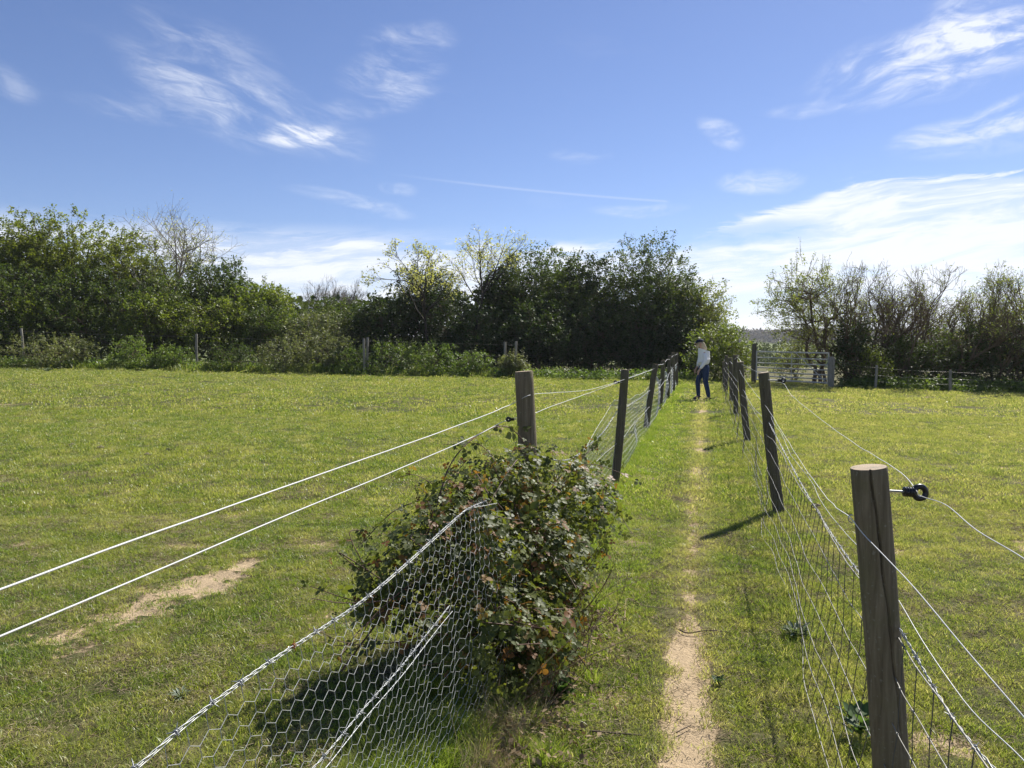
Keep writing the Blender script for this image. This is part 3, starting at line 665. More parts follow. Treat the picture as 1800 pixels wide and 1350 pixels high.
w3 = [at(1296, 632, 16.9), at(1289, 640, 18.8), at(1283, 636, 20.6), at(1278, 640, 23), at(1273, 632, 26.2)]
add_wire('electric_line', w3, .004, M['white_wire'], rf, 5, .01, 8, 14)
add_wire('electric_line', [at(1303, 637, 12.3), at(1296, 628, 14.6), at(1291, 632, 17)], .003, M['white_wire'], rf, 5, .01, 8, 15)
def stock(name, y0, y1, hts, stay, r, seed, bul=.05):
    nrm = math.hypot(1, .254); mb = MB(); mv = MB(); n = max(4, int((y1-y0)*nrm/(stay/3)))
    def mp(y, hz, k):
        b = (1-hz/.85)*bul*(vn(y*1.1, hz*2, seed)+.3)+.035*(vn(y*2.2, hz*4, seed+1)-.5)
        sag = (.03*(vn(y*.9, y*0, seed+2)-.5))*(hz/.8)
        x = rx(y)-b; return np.stack([x, y+.03*(vn(y*2, hz*5, seed+4)-.5), hz+sag+.006*(vn(y*13, hz*9, seed+3)-.5)+tz(x, y, False)], -1)
    y = np.linspace(y0, y1, n)
    for h in hts:
        P = mp(y, np.full(n, h), 0); rr = r*1.4 if h in (hts[0], hts[-1]) else r; mb.segs(P[:-1], P[1:], rr, rr, 4)
    ys_ = np.arange(y0, y1, stay/nrm)
    for a, b in zip(hts[:-1], hts[1:]):
        j = .012*(TAB[(np.arange(len(ys_))*3) % 256, int(a*100) % 256]-.5)
        A = mp(ys_+j, np.full(len(ys_), a), 0); B = mp(ys_-j, np.full(len(ys_), b), 0); Mi = (A+B)/2+np.stack([.008*(rng.random(len(ys_))-.5), 0*ys_, 0*ys_], 1)
        mv.segs(A, Mi, r*1.1, r*1.1, 3); mv.segs(Mi, B, r*1.1, r*1.1, 3)
        # hinge knots where stay and line wire meet
        kd = np.array([0, .006, 0]); mb.segs(B-kd, B+kd, r*2.1, r*2.1, 4)
    mv.build('netting_stays', M['stay'], rf)['kind'] = 'stuff'
    return mb.build(name, M['net_right'], rf)
stock('stock_netting', .6, 7.05, [.02, .12, .22, .34, .47, .60, .72], .14, .0016, 61, .09)
stock('stock_netting', 7.05, 12.3, [.03, .13, .23, .35, .48, .62, .76], .15, .0016, 62, .07)
stock('stock_netting', 12.3, 26.3, [.04, .2, .36, .55, .75], .3, .0028, 63, .1)
bt = [R_(1385, 800), R_(1430, 880), R_(1455, 935, .01), R_(1490, 985, .02)]
bt = [np.array([rx(y)+o, y, z]) for y, z, o in ((.8, .70, 0), (1.3, .72, .015), (1.7, .70, 0), (2.2, .74, -.01), (2.7, .70, .01), (3.3, .70, 0), (4.2, .71, .0), (5.4, .76, 0), (7.0, .84, 0), (9.5, .78, 0), (12.3, .84, 0), (16.9, .86, 0), (24, .86, 0))]
bo4, Q, t, T = twist(spline(bt[:9], 8), .0015, .0024, .09, M['galv'], 'barbed_wire', rf)
for sct in np.arange(.1, t[-1], .14):
    i = int(np.searchsorted(t, sct))
    if i < len(Q): barb_at(Q[i], T[i], M['galv'], bo4, .011)
add_wire('line_wire', bt[8:], .0028, M['galv'], rf, 4, .01, 8, 20)
add_wire('line_wire', [p+np.array([.02, 0, .05]) for p in bt[:9]], .0014, M['galv'], rf, 5, .012, 8, 21)

# ================================================================= FAR FENCES, GATE
def far_fence(name, label, spots, hts, r=.055, m='post_far', wr=.0022):
    cx = np.mean([s[0] for s in spots]); cyy = np.mean([s[2] for s in spots]); g0 = ground_at(cx, cyy)
    e = empty(name, g0, label, 'fence'); tops = []
    for px, tpy, y, lean in spots:
        b = ground_at(px, y); t = at(px+lean, tpy, y); 
        make_post(b, t, r, M[m], e, 10, 5, seed=int(px) % 17); tops.append((b, t))
    for h in hts:
        P = [b+(t-b)*h for b, t in tops]; P = [P[0]+(P[0]-P[1])*.7]+P; Q = []
        for a, b in zip(P[:-1], P[1:]): Q += [a, (a+b)/2-np.array([0, 0, .03])]
        Q.append(P[-1]); add_wire('line_wire', Q, wr, M['net_right'], e, 3, .004, 4, 2)
    return e
far_fence('field_fence', 'old post and wire fence in front of the left hedge, half sunk in brambles', [(42, 577, 37.6, -5), (346, 587, 36.8, -1), (640, 595, 34.6, 0), (646, 593, 34.9, 0), (888, 601, 34.4, 0), (907, 600, 34.2, 0)], [.92, .6, .3])
far_fence('field_fence', 'thin post and wire fence below the right hand hedge', [(1465, 630, 28.2, 0), (1540, 642, 27.4, 1), (1673, 650, 27.2, -2), (1830, 655, 27.2, 0)], [.9, .6, .35], .045)
gp1 = ground_at(1326, 30.6); gp2 = ground_at(1462, 28.3)
for b, py, px, lab, rr in ((gp1, 604, 1326, 'tall dark gate post at the hinge end of the metal field gate', .09), (gp2, 627, 1462, 'stout round gate post at the right end of the metal field gate', .10)):
    e = empty('gate_post', b, lab, 'post'); make_post(b, at(px, py, b[1]), rr, M['post_far'] if px > 1400 else M['post_dark'], e, 14, 6, name='post_shaft')
M['gate'] = plain('weathered galvanised gate tube', (.50, .48, .43), .6, .3, .1, .2)
gt = empty('field_gate', (gp1+gp2)/2, 'galvanised seven bar metal field gate standing closed between two posts', 'gate')
ga = gp1+(gp2-gp1)*.035; gb = gp2-(gp2-gp1)*.035
zt = 1.28; zlo = .18; d_ = gb-ga
hs_ = [0, .13, .27, .43, .60, .79, 1.0]
for h in hs_:
    zz = np.array([0, 0, zlo+(zt-zlo)*h]); mb = MB(); mb.tube(np.stack([ga+zz, gb+zz]), .030 if h in (0, 1.0) else .024, 8); mb.build('rail', M['gate'], gt, smooth=True)
for q in (ga, gb):
    mb = MB(); mb.tube(np.stack([q+[0, 0, zlo-.04], q+[0, 0, zt+.03]]), .028, 8); mb.build('stile', M['gate'], gt, smooth=True)
for a, b in ((.98, .55), (.5, .5)):
    mb = MB(); y_ = -.03; mb.tube(np.stack([ga+d_*a+[0, y_, zlo], ga+d_*b+[0, y_, zt]]), .014, 6); mb.build('brace', M['gate'], gt, smooth=True)
mb = MB(); mb.tube(np.stack([gp1+[.05, -.05, .5], gp1+[-1.5, .9, .5]]), .02, 6)

# ================================================================= VEGETATION
KITE = np.array([[0, 0, 0], [.30, .45, .06], [0, 1, -.03], [-.30, .45, .06]]); KF = np.array([[0, 1, 2, 3]])
def leaves_at(mb, pts, size, upb=.6, var=.35, droop=0.0):
    n = len(pts); nrm = rng.normal(size=(n, 3)); nrm[:, 2] = np.abs(nrm[:, 2])+upb
    tw = rng.normal(size=(n, 3)); tw[:, 2] -= droop
    R = frames(nrm, tw)*(size*(1-var+2*var*rng.random(n)))[:, None, None]
    mb.inst(KITE, KF, R, pts)
def limb(mb, a, b, ra, rb, n=5, wob=.12, sides=5, lift=.0):
    a = np.asarray(a, float); b = np.asarray(b, float); t = np.linspace(0, 1, n+1)[:, None]; Lg = np.linalg.norm(b-a)
    P = a+(b-a)*t; P[1:-1] += rng.normal(size=(n-1, 3))*Lg*wob/ n**.5*.6; P[:, 2] += lift*Lg*np.sin(t[:, 0]*PI)
    mb.tube(P, np.linspace(ra, rb, n+1), sides, False); return P
def grow(base, d0, length, r0, levels, kids, ang, upb=.25, wob=.16, shrink=.66, m_=5, start=.25, env=None):
    """branching skeleton, level by level; returns segment arrays and twig points"""
    base = np.atleast_2d(base).astype(float); d0 = np.atleast_2d(d0).astype(float); N = len(base)
    A = []; B = []; RA = []; RB = []; TW = []; TD = []
    ln = np.full(N, length) if np.isscalar(length) else np.array(length); rad = np.full(N, r0) if np.isscalar(r0) else np.array(r0)
    for lv in range(levels):
        n = len(base); P = np.zeros((n, m_+1, 3)); P[:, 0] = base; d = d0/np.linalg.norm(d0, axis=1, keepdims=True)
        for k in range(m_):
            d = d+rng.normal(size=(n, 3))*wob; d[:, 2] += upb*.3; d /= np.linalg.norm(d, axis=1, keepdims=True); P[:, k+1] = P[:, k]+d*(ln/m_)[:, None]
        tr = np.linspace(1, .45 if lv < levels-1 else .3, m_+1)
        A.append(P[:, :-1].reshape(-1, 3)); B.append(P[:, 1:].reshape(-1, 3)); RA.append((rad[:, None]*tr[:-1]).ravel()); RB.append((rad[:, None]*tr[1:]).ravel())
        if lv >= levels-2:
            TW.append(P[:, m_//2:].reshape(-1, 3)); 
        if lv < levels-1:
            k = kids[lv] if isinstance(kids, (list, tuple)) else kids
            pi = np.repeat(np.arange(n), k); t = start+(1-start)*rng.random(len(pi))**.8; t = np.minimum(t, .999)
            f = t*m_; i0 = f.astype(int); fr = (f-i0)[:, None]; base2 = P[pi, i0]*(1-fr)+P[pi, i0+1]*fr
            pd = P[pi, i0+1]-P[pi, i0]; pd /= np.linalg.norm(pd, axis=1, keepdims=True); q = rng.normal(size=pd.shape); q -= (q*pd).sum(1, keepdims=True)*pd; q /= np.linalg.norm(q, axis=1, keepdims=True)
            aa = (ang*(.6+.7*rng.random(len(pi))))[:, None]; d2 = pd*np.cos(aa)+q*np.sin(aa); d2[:, 2] += upb
            l2 = ln[pi]*shrink*(1.15-.5*t)*(.7+.5*rng.random(len(pi))); r2 = rad[pi]*(1-.5*t)*.62
            if env is not None:
                e = base2+d2*l2[:, None]; ok = env(e); base2, d2, l2, r2 = base2[ok], d2[ok], l2[ok], r2[ok]
            base, d0, ln, rad = base2, d2, l2, r2
    return [np.concatenate(x) for x in (A, B, RA, RB)], np.concatenate(TW)
class Crown: pass
def tree(name, label, px, y, top, hw, leaf, nleaf, size, bark='bark', cat='tree', lobes=7, low=.15, clump=.32, shoots=0, group=None, dry=None, depth=1.0, skew=0, trunk_n=3, twig=True, ragged=.25, bot=None):
    """broadleaf tree or shrub: stems, limbs, twigs and leaf sprays inside an uneven union of lobes"""
    global rng; import zlib; rng = np.random.default_rng(zlib.crc32(label.encode()))
    b = ground_at(px, y); W_ = hw/F*y; top_z = at(px, top, y)[2]; H = top_z-b[2]
    e = empty(name, b, label, cat, group)
    z0 = H*low; cs = []; rs = []
    # lobes: one main dome plus shoulders
    cs.append([skew*W_*.3, 0, z0+(H-z0)*.50]); rs.append([W_*.86, W_*.80*depth, (H-z0)*.50])
    for k in range(lobes):
        a = rng.random()*2*PI; u = rng.random(); rr = W_*(.45+.28*rng.random())
        zz = z0+(H-z0)*(.15+.62*rng.random()); hr = rr*(.6+.4*rng.random())
        cx = math.cos(a)*(W_-rr*.75); cyy = math.sin(a)*(W_-rr*.75)*depth
        dome = 1-.35*(abs(cx)/max(W_, .01))**2; zz = min(zz*dome, H-hr*.8)
        cs.append([cx+skew*W_*.5*(zz/H), cyy, max(zz, z0*.6+hr*.5)]); rs.append([rr, rr*depth, hr])
    cs = np.array(cs)+b; rs = np.array(rs); vol = rs.prod(1)**.8; vol[0] *= 1.5; w = vol/vol.sum()
    per = 26; nc = max(12, nleaf//per); li = rng.choice(len(cs), nc, p=w); d = rng.normal(size=(nc, 3)); d /= np.linalg.norm(d, axis=1, keepdims=True)
    rad = 1-.55*rng.random(nc)**1.6+ragged*.5*rng.normal(size=nc)*.35
    dp = d/(np.abs(d)**3).sum(1, keepdims=True)**(1/3); d = np.where((li == 0)[:, None], dp, d); rad = np.where(li == 0, rad*.96, rad)
    cc = cs[li]+d*rs[li]*rad[:, None]; zf = b[2]+.12*H*rng.random(nc); cc[:, 2] = np.maximum(cc[:, 2], zf)
    # sprays: leaves along short twigs that point outward and up
    dirs = d*.9+rng.normal(size=(nc, 3))*.5+np.array([0, 0, .5]); dirs /= np.linalg.norm(dirs, axis=1, keepdims=True)
    sl_ = clump*(.6+.9*rng.random(nc)); t = rng.random((nc, per)); pts = cc[:, None]+dirs[:, None]*(t*sl_[:, None])[..., None]+rng.normal(size=(nc, per, 3))*(clump*.30*(1.1-.6*t))[..., None]
    keep = rng.random((nc, per)) < (.5+.5*rng.random(nc))[:, None]; pts = pts[keep]
    lf_ = MB(); leaves_at(lf_, pts, size)
    br = MB(); 
    # trunk and limbs
    ns = trunk_n; mains = []
    for k in range(ns):
        off = np.array([rng.normal()*.15, rng.normal()*.15, -.1])*min(1, W_); tgt = cs[rng.integers(0, len(cs))]*.6+(cs[0])*.4
        P = limb(br, b+off, tgt, max(.03, H*.017), max(.015, H*.007), 7, .22, 6, .05); mains.append(P)
    mains = np.concatenate(mains)
    sel = rng.choice(nc, min(nc, 70 if twig else 25), False)
    for s_ in sel:
        q = cc[s_]; j = np.argmin(np.linalg.norm(mains-q, axis=1)+.6*np.maximum(mains[:, 2]-q[2], 0)); limb(br, mains[j], q, H*.005, H*.0018, 4, .25, 4, .06)
    br.segs(cc-dirs*sl_[:, None]*.5, cc+dirs*sl_[:, None], .009, .003, 3)
    if shoots:
        hi = np.argsort(-cc[:, 2])[:nc//3]; hh = rng.choice(hi, shoots); A = cc[hh]; l_ = (.2+.5*rng.random(shoots))
        dd = np.stack([rng.normal(size=shoots)*.18+skew*.2, rng.normal(size=shoots)*.18, np.ones(shoots)], 1)
        B = A+dd*l_[:, None]; br.segs(A, B, .012, .004, 3); k = 16; t = rng.random((shoots, k)); pp = A[:, None]+(B-A)[:, None]*t[..., None]+rng.normal(size=(shoots, k, 3))*.045
        leaves_at(lf_, pp.reshape(-1, 3), size*.8)
    if dry:   # a few bare dead twigs
        pass
    br.build('trunk', M[bark], e); lf_.build('crown', M[leaf], e); return e
LF = 'trees and shrubs of the left hedge'; MF = 'trees of the middle thicket'; RFG = 'trees of the right hand hedge'
def T(*a, **k):
    a = list(a)
    if k.get('cat') != 'shrub' and a[2] < 1300: a[3] += 4.5; a[7] = int(a[7]*1.75); a[8] *= 1.1
    elif k.get('group') in (LF, MF) and a[2] < 1240: a[3] += 3.2; a[7] = int(a[7]*1.5); a[8] *= 1.08
    return tree(*a, **k)
# left hedge, far left to the dip
T('hawthorn_tree', 'dense olive green hawthorn at the far left edge of the picture', 5, 42, 374, 100, 'leaf_hawthorn', 26000, .13, group=LF, shoots=30, ragged=.5)
T('hawthorn_tree', 'tall hawthorn with upright leafy shoots, second from the left in the hedge', 120, 43, 378, 100, 'leaf_hawthorn', 28000, .13, group=LF, shoots=60, ragged=.5)
T('hawthorn_tree', 'bushy hawthorn just left of the bare spreading tree', 215, 43, 397, 85, 'leaf_hawthorn', 19000, .12, group=LF, shoots=60, ragged=.5)
T('hawthorn_tree', 'thin leaved twiggy tree standing right behind the bare spreading tree', 305, 44, 415, 75, 'leaf_olive', 12000, .10, group=LF, shoots=80, ragged=.8)
T('elder_tree', 'dark green elder right of the bare spreading tree where the hedge slopes down', 385, 41, 458, 70, 'leaf_mid', 17000, .13, group=LF, shoots=14, ragged=.5)
T('elder_tree', 'bright green elder at the end of the high left hedge', 455, 39.5, 505, 62, 'leaf_bright', 15000, .13, group=LF, shoots=10, ragged=.5)
T('shrub', 'low dark shrub filling the hedge under the far left hawthorn', 40, 39.5, 470, 95, 'leaf_mid', 16000, .12, cat='shrub', group=LF, low=.05)
T('shrub', 'dark shrub low in the hedge below the tall shooting hawthorn', 170, 40, 470, 95, 'leaf_mid', 17000, .12, cat='shrub', group=LF, low=.05)
T('shrub', 'deep green shrub below the bare spreading tree', 290, 39.5, 485, 80, 'leaf_mid', 15000, .12, cat='shrub', group=LF, low=.05)
T('hawthorn_shrub', 'flat topped light green hawthorn bush left of the fence post', 62, 38.6, 528, 55, 'leaf_bright', 7000, .11, cat='shrub', group=LF, low=.35)
T('hawthorn_shrub', 'light green hawthorn spray in front of the deep green shrub', 270, 38.2, 520, 62, 'leaf_bright', 9000, .11, cat='shrub', group=LF, low=.2)
T('shrub', 'fresh green shrub in front of the elders beside the wire fence', 385, 38.2, 528, 60, 'leaf_bright', 9000, .11, cat='shrub', group=LF, low=.08)
T('shrub', 'dark rounded shrub at the foot of the slope of the left hedge', 490, 38, 540, 55, 'leaf_mid', 9000, .11, cat='shrub', group=LF, low=.05)
T('bramble_thicket', 'brown green bramble thicket sloping down right of the left hedge', 560, 38, 556, 70, 'leaf_grey', 12000, .10, cat='shrub', group=LF, low=.0)
# middle
T('shrub', 'dark bramble topped shrub under the distant bare tree', 605, 40, 526, 65, 'leaf_mid', 11000, .11, cat='shrub', group=MF, low=.0)
T('shrub', 'low dark shrub left of the ivy covered tree', 672, 38.5, 522, 55, 'leaf_dark', 11000, .12, cat='shrub', group=MF, low=.0)
T('ivy_clad_tree', 'dark pointed ivy covered tree under the yellow leaved tree', 745, 38.5, 462, 62, 'leaf_dark', 19000, .11, group=MF, low=.02, ragged=.5, shoots=14)
T('shrub', 'black green shrub right of the ivy covered tree', 800, 37.5, 518, 58, 'leaf_dark', 13000, .12, cat='shrub', group=MF, low=.0)
T('holm_oak', 'dark round evergreen at the left end of the tall middle thicket', 880, 37.5, 478, 48, 'leaf_dark', 15000, .12, group=MF, low=.02)
T('holm_oak', 'broad dark domed evergreen in the centre of the thicket', 955, 37.5, 437, 100, 'leaf_mid', 42000, .12, group=MF, low=.02, ragged=.1, lobes=10)
T('holm_oak', 'dark evergreen filling the thicket right of the domed one', 1035, 37, 452, 60, 'leaf_dark', 18000, .12, group=MF, low=.02)
T('sallow_tree', 'tall grey green willow with upright shoots at the right of the thicket', 1130, 36, 424, 86, 'leaf_mid', 26000, .11, group=MF, low=.04, shoots=36, ragged=.6, skew=.3)
T('sallow_tree', 'lower leaning willow at the right end of the thicket', 1215, 35.5, 492, 62, 'leaf_olive', 9000, .10, group=MF, low=.1, shoots=34, ragged=.8, skew=.4)
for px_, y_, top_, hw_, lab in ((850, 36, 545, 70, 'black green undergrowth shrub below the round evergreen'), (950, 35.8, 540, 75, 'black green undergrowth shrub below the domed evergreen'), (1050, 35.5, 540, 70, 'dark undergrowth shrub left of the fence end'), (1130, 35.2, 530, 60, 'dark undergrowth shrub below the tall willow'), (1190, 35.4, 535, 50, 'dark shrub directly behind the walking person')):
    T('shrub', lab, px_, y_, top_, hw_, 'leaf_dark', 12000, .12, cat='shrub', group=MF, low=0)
T('shrub', 'rounded bright topped bush behind the right fence posts beside the person', 1262, 33.4, 572, 56, 'leaf_bright', 11000, .10, cat='shrub', group=MF, low=.05, lobes=8)
# yellow leaved and bare trees with visible branches
def open_tree(name, label, px, y, top, base_pys, leaf, nl, size, bark, length, r0, lean=(0, 0), kids=(7, 5, 4), ang=.6, levels=4, group=None, basez=None, upb=.25, stems=1, spread=.25, wob=.16, lfrac=1.0, cat='tree', shrink=.62, start=.25):
    global rng; import zlib; rng = np.random.default_rng(zlib.crc32(label.encode())+5)
    b = ground_at(px, y); e = empty(name, b, label, cat, group)
    bb = np.array([b+np.array([rng.normal()*.06*(stems > 1), rng.normal()*.06*(stems > 1), -.1]) for _ in range(stems)])
    dd = np.array([[lean[0]+rng.normal()*spread, lean[1]+rng.normal()*spread*.6, 1] for _ in range(stems)])
    H = at(px, top, y)[2]-b[2]
    (A, B, ra, rb), tw = grow(bb, dd, length*(.85+.3*rng.random(stems)), r0, levels, kids, ang, upb, wob, shrink, start=start)
    # bring the crown to the height of the photograph
    k = H/(np.percentile(B[:, 2], 99.7)-b[2]); 
    for q in (A, B, tw): q -= b; q *= k; q += b
    br = MB(); big = ra > r0*.25
    br.segs(A[big], B[big], ra[big], rb[big], 6); br.segs(A[~big], B[~big], np.maximum(ra[~big], .006), np.maximum(rb[~big], .004), 3)
    br.build('trunk', M[bark], e)
    if nl:
        lf_ = MB(); p = tw[rng.integers(0, len(tw), nl)]; p = p+rng.normal(size=p.shape)*size*.9; leaves_at(lf_, p, size, .3); lf_.build('crown', M[leaf], e)
    return e
open_tree('bare_tree', 'almost bare pale branched tree spreading above the left hedge', 288, 46, 350, 0, 'leaf_yellow', 900, .10, 'bark_pale', 5.2, .12, group=LF, kids=(14, 9, 5), ang=1.0, levels=4, upb=.10, start=.45, wob=.10, shrink=.66, spread=.04)
open_tree('yellow_tree', 'yellow leaved tree with a slanting trunk rising above the ivy covered one', 800, 39, 402, 0, 'leaf_yellow', 2100, .11, 'bark_dark', 5.0, .10, lean=(.26, 0), group=MF, kids=(11, 8, 5), ang=.85, levels=4, upb=.12, start=.45, shrink=.58, wob=.10)
open_tree('yellow_tree', 'yellow leaved bushy top showing behind the ivy covered tree', 765, 39.6, 420, 0, 'leaf_yellow', 2300, .11, 'bark_dark', 4.6, .09, lean=(-.05, 0), group=MF, kids=(11, 8, 5), ang=.8, levels=4, upb=.14, start=.45, shrink=.52)
open_tree('bare_tree', 'distant rounded leafless tree showing above the dip in the hedge', 578, 62, 490, 0, None, 0, .1, 'bark_pale', 3.4, .12, kids=(12, 9, 6), ang=.65, levels=4, upb=.16, stems=8, spread=.5, start=.3)
# right hedge
T('willow_tree', 'wide bushy willow with dark leaning trunks right of the metal gate', 1438, 31, 466, 84, 'leaf_olive', 19000, .070, bark='bark', group=RFG, low=.34, ragged=.7, shoots=90, trunk_n=4, lobes=9, skew=-.15, clump=.25)
rlab = ['thin leafless twiggy tree next right of the wide willow', 'slender crooked branched tree, second right of the wide willow', 'open branched tree with sparse leaves in the middle of the right hedge', 'twisted trunk tree with a few pale leaves right of the hedge middle', 'fuller tree with olive leaf tufts in the right hedge', 'leafy olive topped tree, last but one on the right', 'leafy tree cut by the right edge of the picture']
for k, (px_, top_, nl, yy) in enumerate([(1500, 466, 500, 30.5), (1553, 464, 700, 30), (1608, 466, 1100, 30.6), (1662, 472, 1500, 30), (1700, 470, 2600, 30.6), (1750, 472, 3600, 30), (1805, 476, 4200, 30.4)]):
    open_tree('hedge_tree', rlab[k], px_, yy, top_, 0, 'leaf_olive', int(nl*1.5), .066, 'bark', 3.1, .055, lean=(rng.normal()*.12, 0), group=RFG, kids=(9, 6, 5), ang=.62, levels=4, upb=.2, stems=4, spread=.38, start=.22, wob=.24)
T('holly_bush', 'dark holly bush just right of the gate under the bare trees', 1500, 29.2, 560, 30, 'leaf_dark', 6000, .10, cat='shrub', group=RFG, low=.02)
T('shrub', 'small bright green bush right of the stout gate post', 1532, 28.6, 618, 26, 'leaf_bright', 3500, .08, cat='shrub', group=RFG, low=.0)
T('shrub', 'brown twiggy shrub behind the metal gate under the wide willow', 1395, 32, 590, 34, 'leaf_olive', 3500, .07, cat='shrub', group=RFG, low=.0)
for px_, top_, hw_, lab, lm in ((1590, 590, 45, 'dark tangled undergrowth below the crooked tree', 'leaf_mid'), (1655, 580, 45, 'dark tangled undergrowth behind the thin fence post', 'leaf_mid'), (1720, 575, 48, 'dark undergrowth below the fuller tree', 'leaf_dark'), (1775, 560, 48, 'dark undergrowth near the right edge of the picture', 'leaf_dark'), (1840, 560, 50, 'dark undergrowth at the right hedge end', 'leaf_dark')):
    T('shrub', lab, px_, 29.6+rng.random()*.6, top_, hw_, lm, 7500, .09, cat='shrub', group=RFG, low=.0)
# brambles and nettles at the hedge foot
foot = [(70, 37.4, 592, 62, 'leaf_grey', 'grey green bramble mound at the left edge beside the leaning post'), (125, 37.2, 598, 50, 'leaf_grey', 'pale bramble mound left of the nettles'), (235, 37.2, 600, 46, 'leaf_nettle', 'small bramble bush midway along the left hedge foot'), (300, 37, 612, 34, 'leaf_nettle', 'low green nettle clump left of the second fence post'),
        (420, 36.6, 606, 50, 'leaf_mid', 'low dark bramble bush right of the second fence post'), (500, 36.2, 596, 55, 'leaf_grey', 'grey bramble mound in front of the sloping thicket'), (575, 35.8, 590, 52, 'leaf_grey', 'bramble mound left of the double fence post'), (618, 35.5, 612, 40, 'leaf_nettle', 'dark nettles at the foot of the double fence post'),
        (690, 35.3, 604, 50, 'leaf_nettle', 'long nettle bank right of the double fence post'), (760, 35.2, 608, 52, 'leaf_nettle', 'nettle bank in front of the ivy covered tree'), (825, 34.9, 622, 40, 'leaf_nettle', 'low nettles sloping down toward the middle posts'), (900, 34.4, 626, 26, 'leaf_grey', 'small bush beside the middle pair of posts')]
for px_, y_, top_, hw_, lm, lab in foot:
    T('bramble_mound' if lm == 'leaf_grey' else 'nettle_clump', lab, px_, y_, top_, hw_, lm, 5200, .085, cat='shrub', group='plants at the foot of the left hedge', low=0, clump=.2, lobes=5, trunk_n=2, twig=False, shoots=12)
x0_ = []
px = np.concatenate([rng.random(700)*1250-30, 1480+rng.random(260)*380]); yy = hedge_y((px-900)/F*35, 35)-.1+rng.normal(size=len(px))*.35; x = (px-900)/F*yy
P_weed = []
for _ in range(2):
    mb = MB(); p = rng.normal(size=(150, 3))*[.16, .16, .11]; p[:, 2] = np.abs(p[:, 2])*1.2; leaves_at(mb, p, .075, .5); o_ = mb.build('weed_clump', M['leaf_nettle']); C.objects.unlink(o_); P_weed.append(o_)
scatter('hedge_foot_weeds', 'low mixed weeds growing in a ragged line along the hedge foot', np.stack([x, yy, tz(x, yy)], 1), P_weed, .5, 1.6)

# distance seen through the gap over the gate
mb = MB(); n = 40000; px = 1180+rng.random(n)*800; y = 560+rng.random(n)*170; x = (px-900)/F*y; crown_top = 4+6*fbm(x*.03, y*.03, 51, 3)
z = tz(x, y, False)+crown_top*rng.random(n)**.7; leaves_at(mb, np.stack([x, y, z], 1), 2.4, .2)
tag(mb.build('distant_wood', M['far_wood']), 'bare brown woodland on the far ridge', kind='stuff')
mb = MB(); n = 30000; px = 1180+rng.random(n)*800; y = 130+rng.random(n)*14+40*(rng.random(n) < .5); x = (px-900)/F*y
z = tz(x, y, False)+(3.2+3.5*fbm(x*.15, y*.15, 52, 2))*rng.random(n)**.7; leaves_at(mb, np.stack([x, y, z], 1), .55, .2)
tag(mb.build('distant_hedgerow', M['far_green']), 'dark distant hedgerow beyond the field gate', kind='stuff')
mb = MB(); n = 14000; px = -250+rng.random(n)*1500; y = 56+rng.random(n)*6; x = (px-900)/F*y
z = tz(x, y, False)+(3.6+2.5*fbm(x*.2, y*.2, 55, 2))*rng.random(n)**.7; leaves_at(mb, np.stack([x, y, z], 1), .5, .2)
tag(mb.build('distant_hedgerow', M['far_green']), 'hedgerow behind the left hedge, glimpsed through gaps', kind='stuff')

# ================================================================= BRAMBLE IN FRONT
def leaflet():
    # folded, toothed leaflet: mid rib low, margins raised, tip drooping
    ys_ = [0, .18, .38, .60, .82, 1.0]; w = [0, .27, .40, .36, .20, 0]; V = []; Fq = []
    for k, (a, b) in enumerate(zip(ys_, w)): V += [[0, a, -.05*a*a*1.6], [b+(.03 if k % 2 else -.01), a-.02, .10*b*2-.05*a*a], [-b-(.03 if k % 2 else -.01), a-.02, .10*b*2-.05*a*a]]
    for k in range(5): a = k*3; c = a+3; Fq += [[a, a+1, c+1, c], [a+2, a, c, c+2]]
    return np.array(V), np.array(Fq)
LV, LFc = leaflet()
def trifol():
    V = []; Fc = []; n = 0
    for ang, s, off in ((0, 1.0, .42), (1.15, .82, .12), (-1.15, .82, .12)):
        c, s_ = math.cos(ang), math.sin(ang); R = np.array([[c, s_, 0], [-s_, c, 0], [0, 0, 1]]); v = (LV*s)@R.T+np.array([0, off, 0])+np.array([math.sin(ang), math.cos(ang), 0])*(.12)
        V.append(v); Fc.append(LFc+n); n += len(v)
    # leaf stalk
    V.append(np.array([[-.012, -.35, -.05], [.012, -.35, -.05], [.012, .5, .0], [-.012, .5, .0]])); Fc.append(np.array([[n, n+1, n+2, n+3]]))
    return np.concatenate(V), np.concatenate(Fc)
TV, TF = trifol()
lob = [(at(862, 955, 3.50), (.13, .22, .17)), (at(845, 905, 3.6), (.10, .16, .08)), (at(850, 1060, 3.3), (.12, .2, .16)), (at(875, 838, 4.25), (.22, .25, .17)), (at(800, 880, 4.0), (.22, .25, .17)), (at(925, 815, 4.42), (.17, .2, .14)), (at(905, 985, 4.15), (.40, .48, .42)), (at(768, 950, 3.75), (.30, .35, .25)), (at(985, 900, 4.5), (.30, .35, .32)), (at(880, 1100, 3.45), (.32, .32, .26)), (at(700, 1000, 3.65), (.21, .25, .20)), (at(850, 880, 4.2), (.27, .3, .22)),
       (at(935, 1010, 4.0), (.27, .35, .38)), (at(1020, 870, 5.0), (.18, .4, .25)), (at(915, 1110, 3.75), (.24, .3, .26)), (at(655, 1040, 3.7), (.10, .2, .12))]
bb_ = np.array([0.02, 4.1, 0.0]); bush = empty('bramble_bush', bb_, 'big sprawling bramble with reddish young leaves smothering the chicken wire and nearest left post', 'shrub')
cs = np.array([l[0] for l in lob])+[.03, -.12, 0]; rs = np.array([l[1] for l in lob]); vol = rs.prod(1)**.75; w = vol/vol.sum()
N = 5800; li = rng.choice(len(cs), N, p=w); d = rng.normal(size=(N, 3)); d /= np.linalg.norm(d, axis=1, keepdims=True)
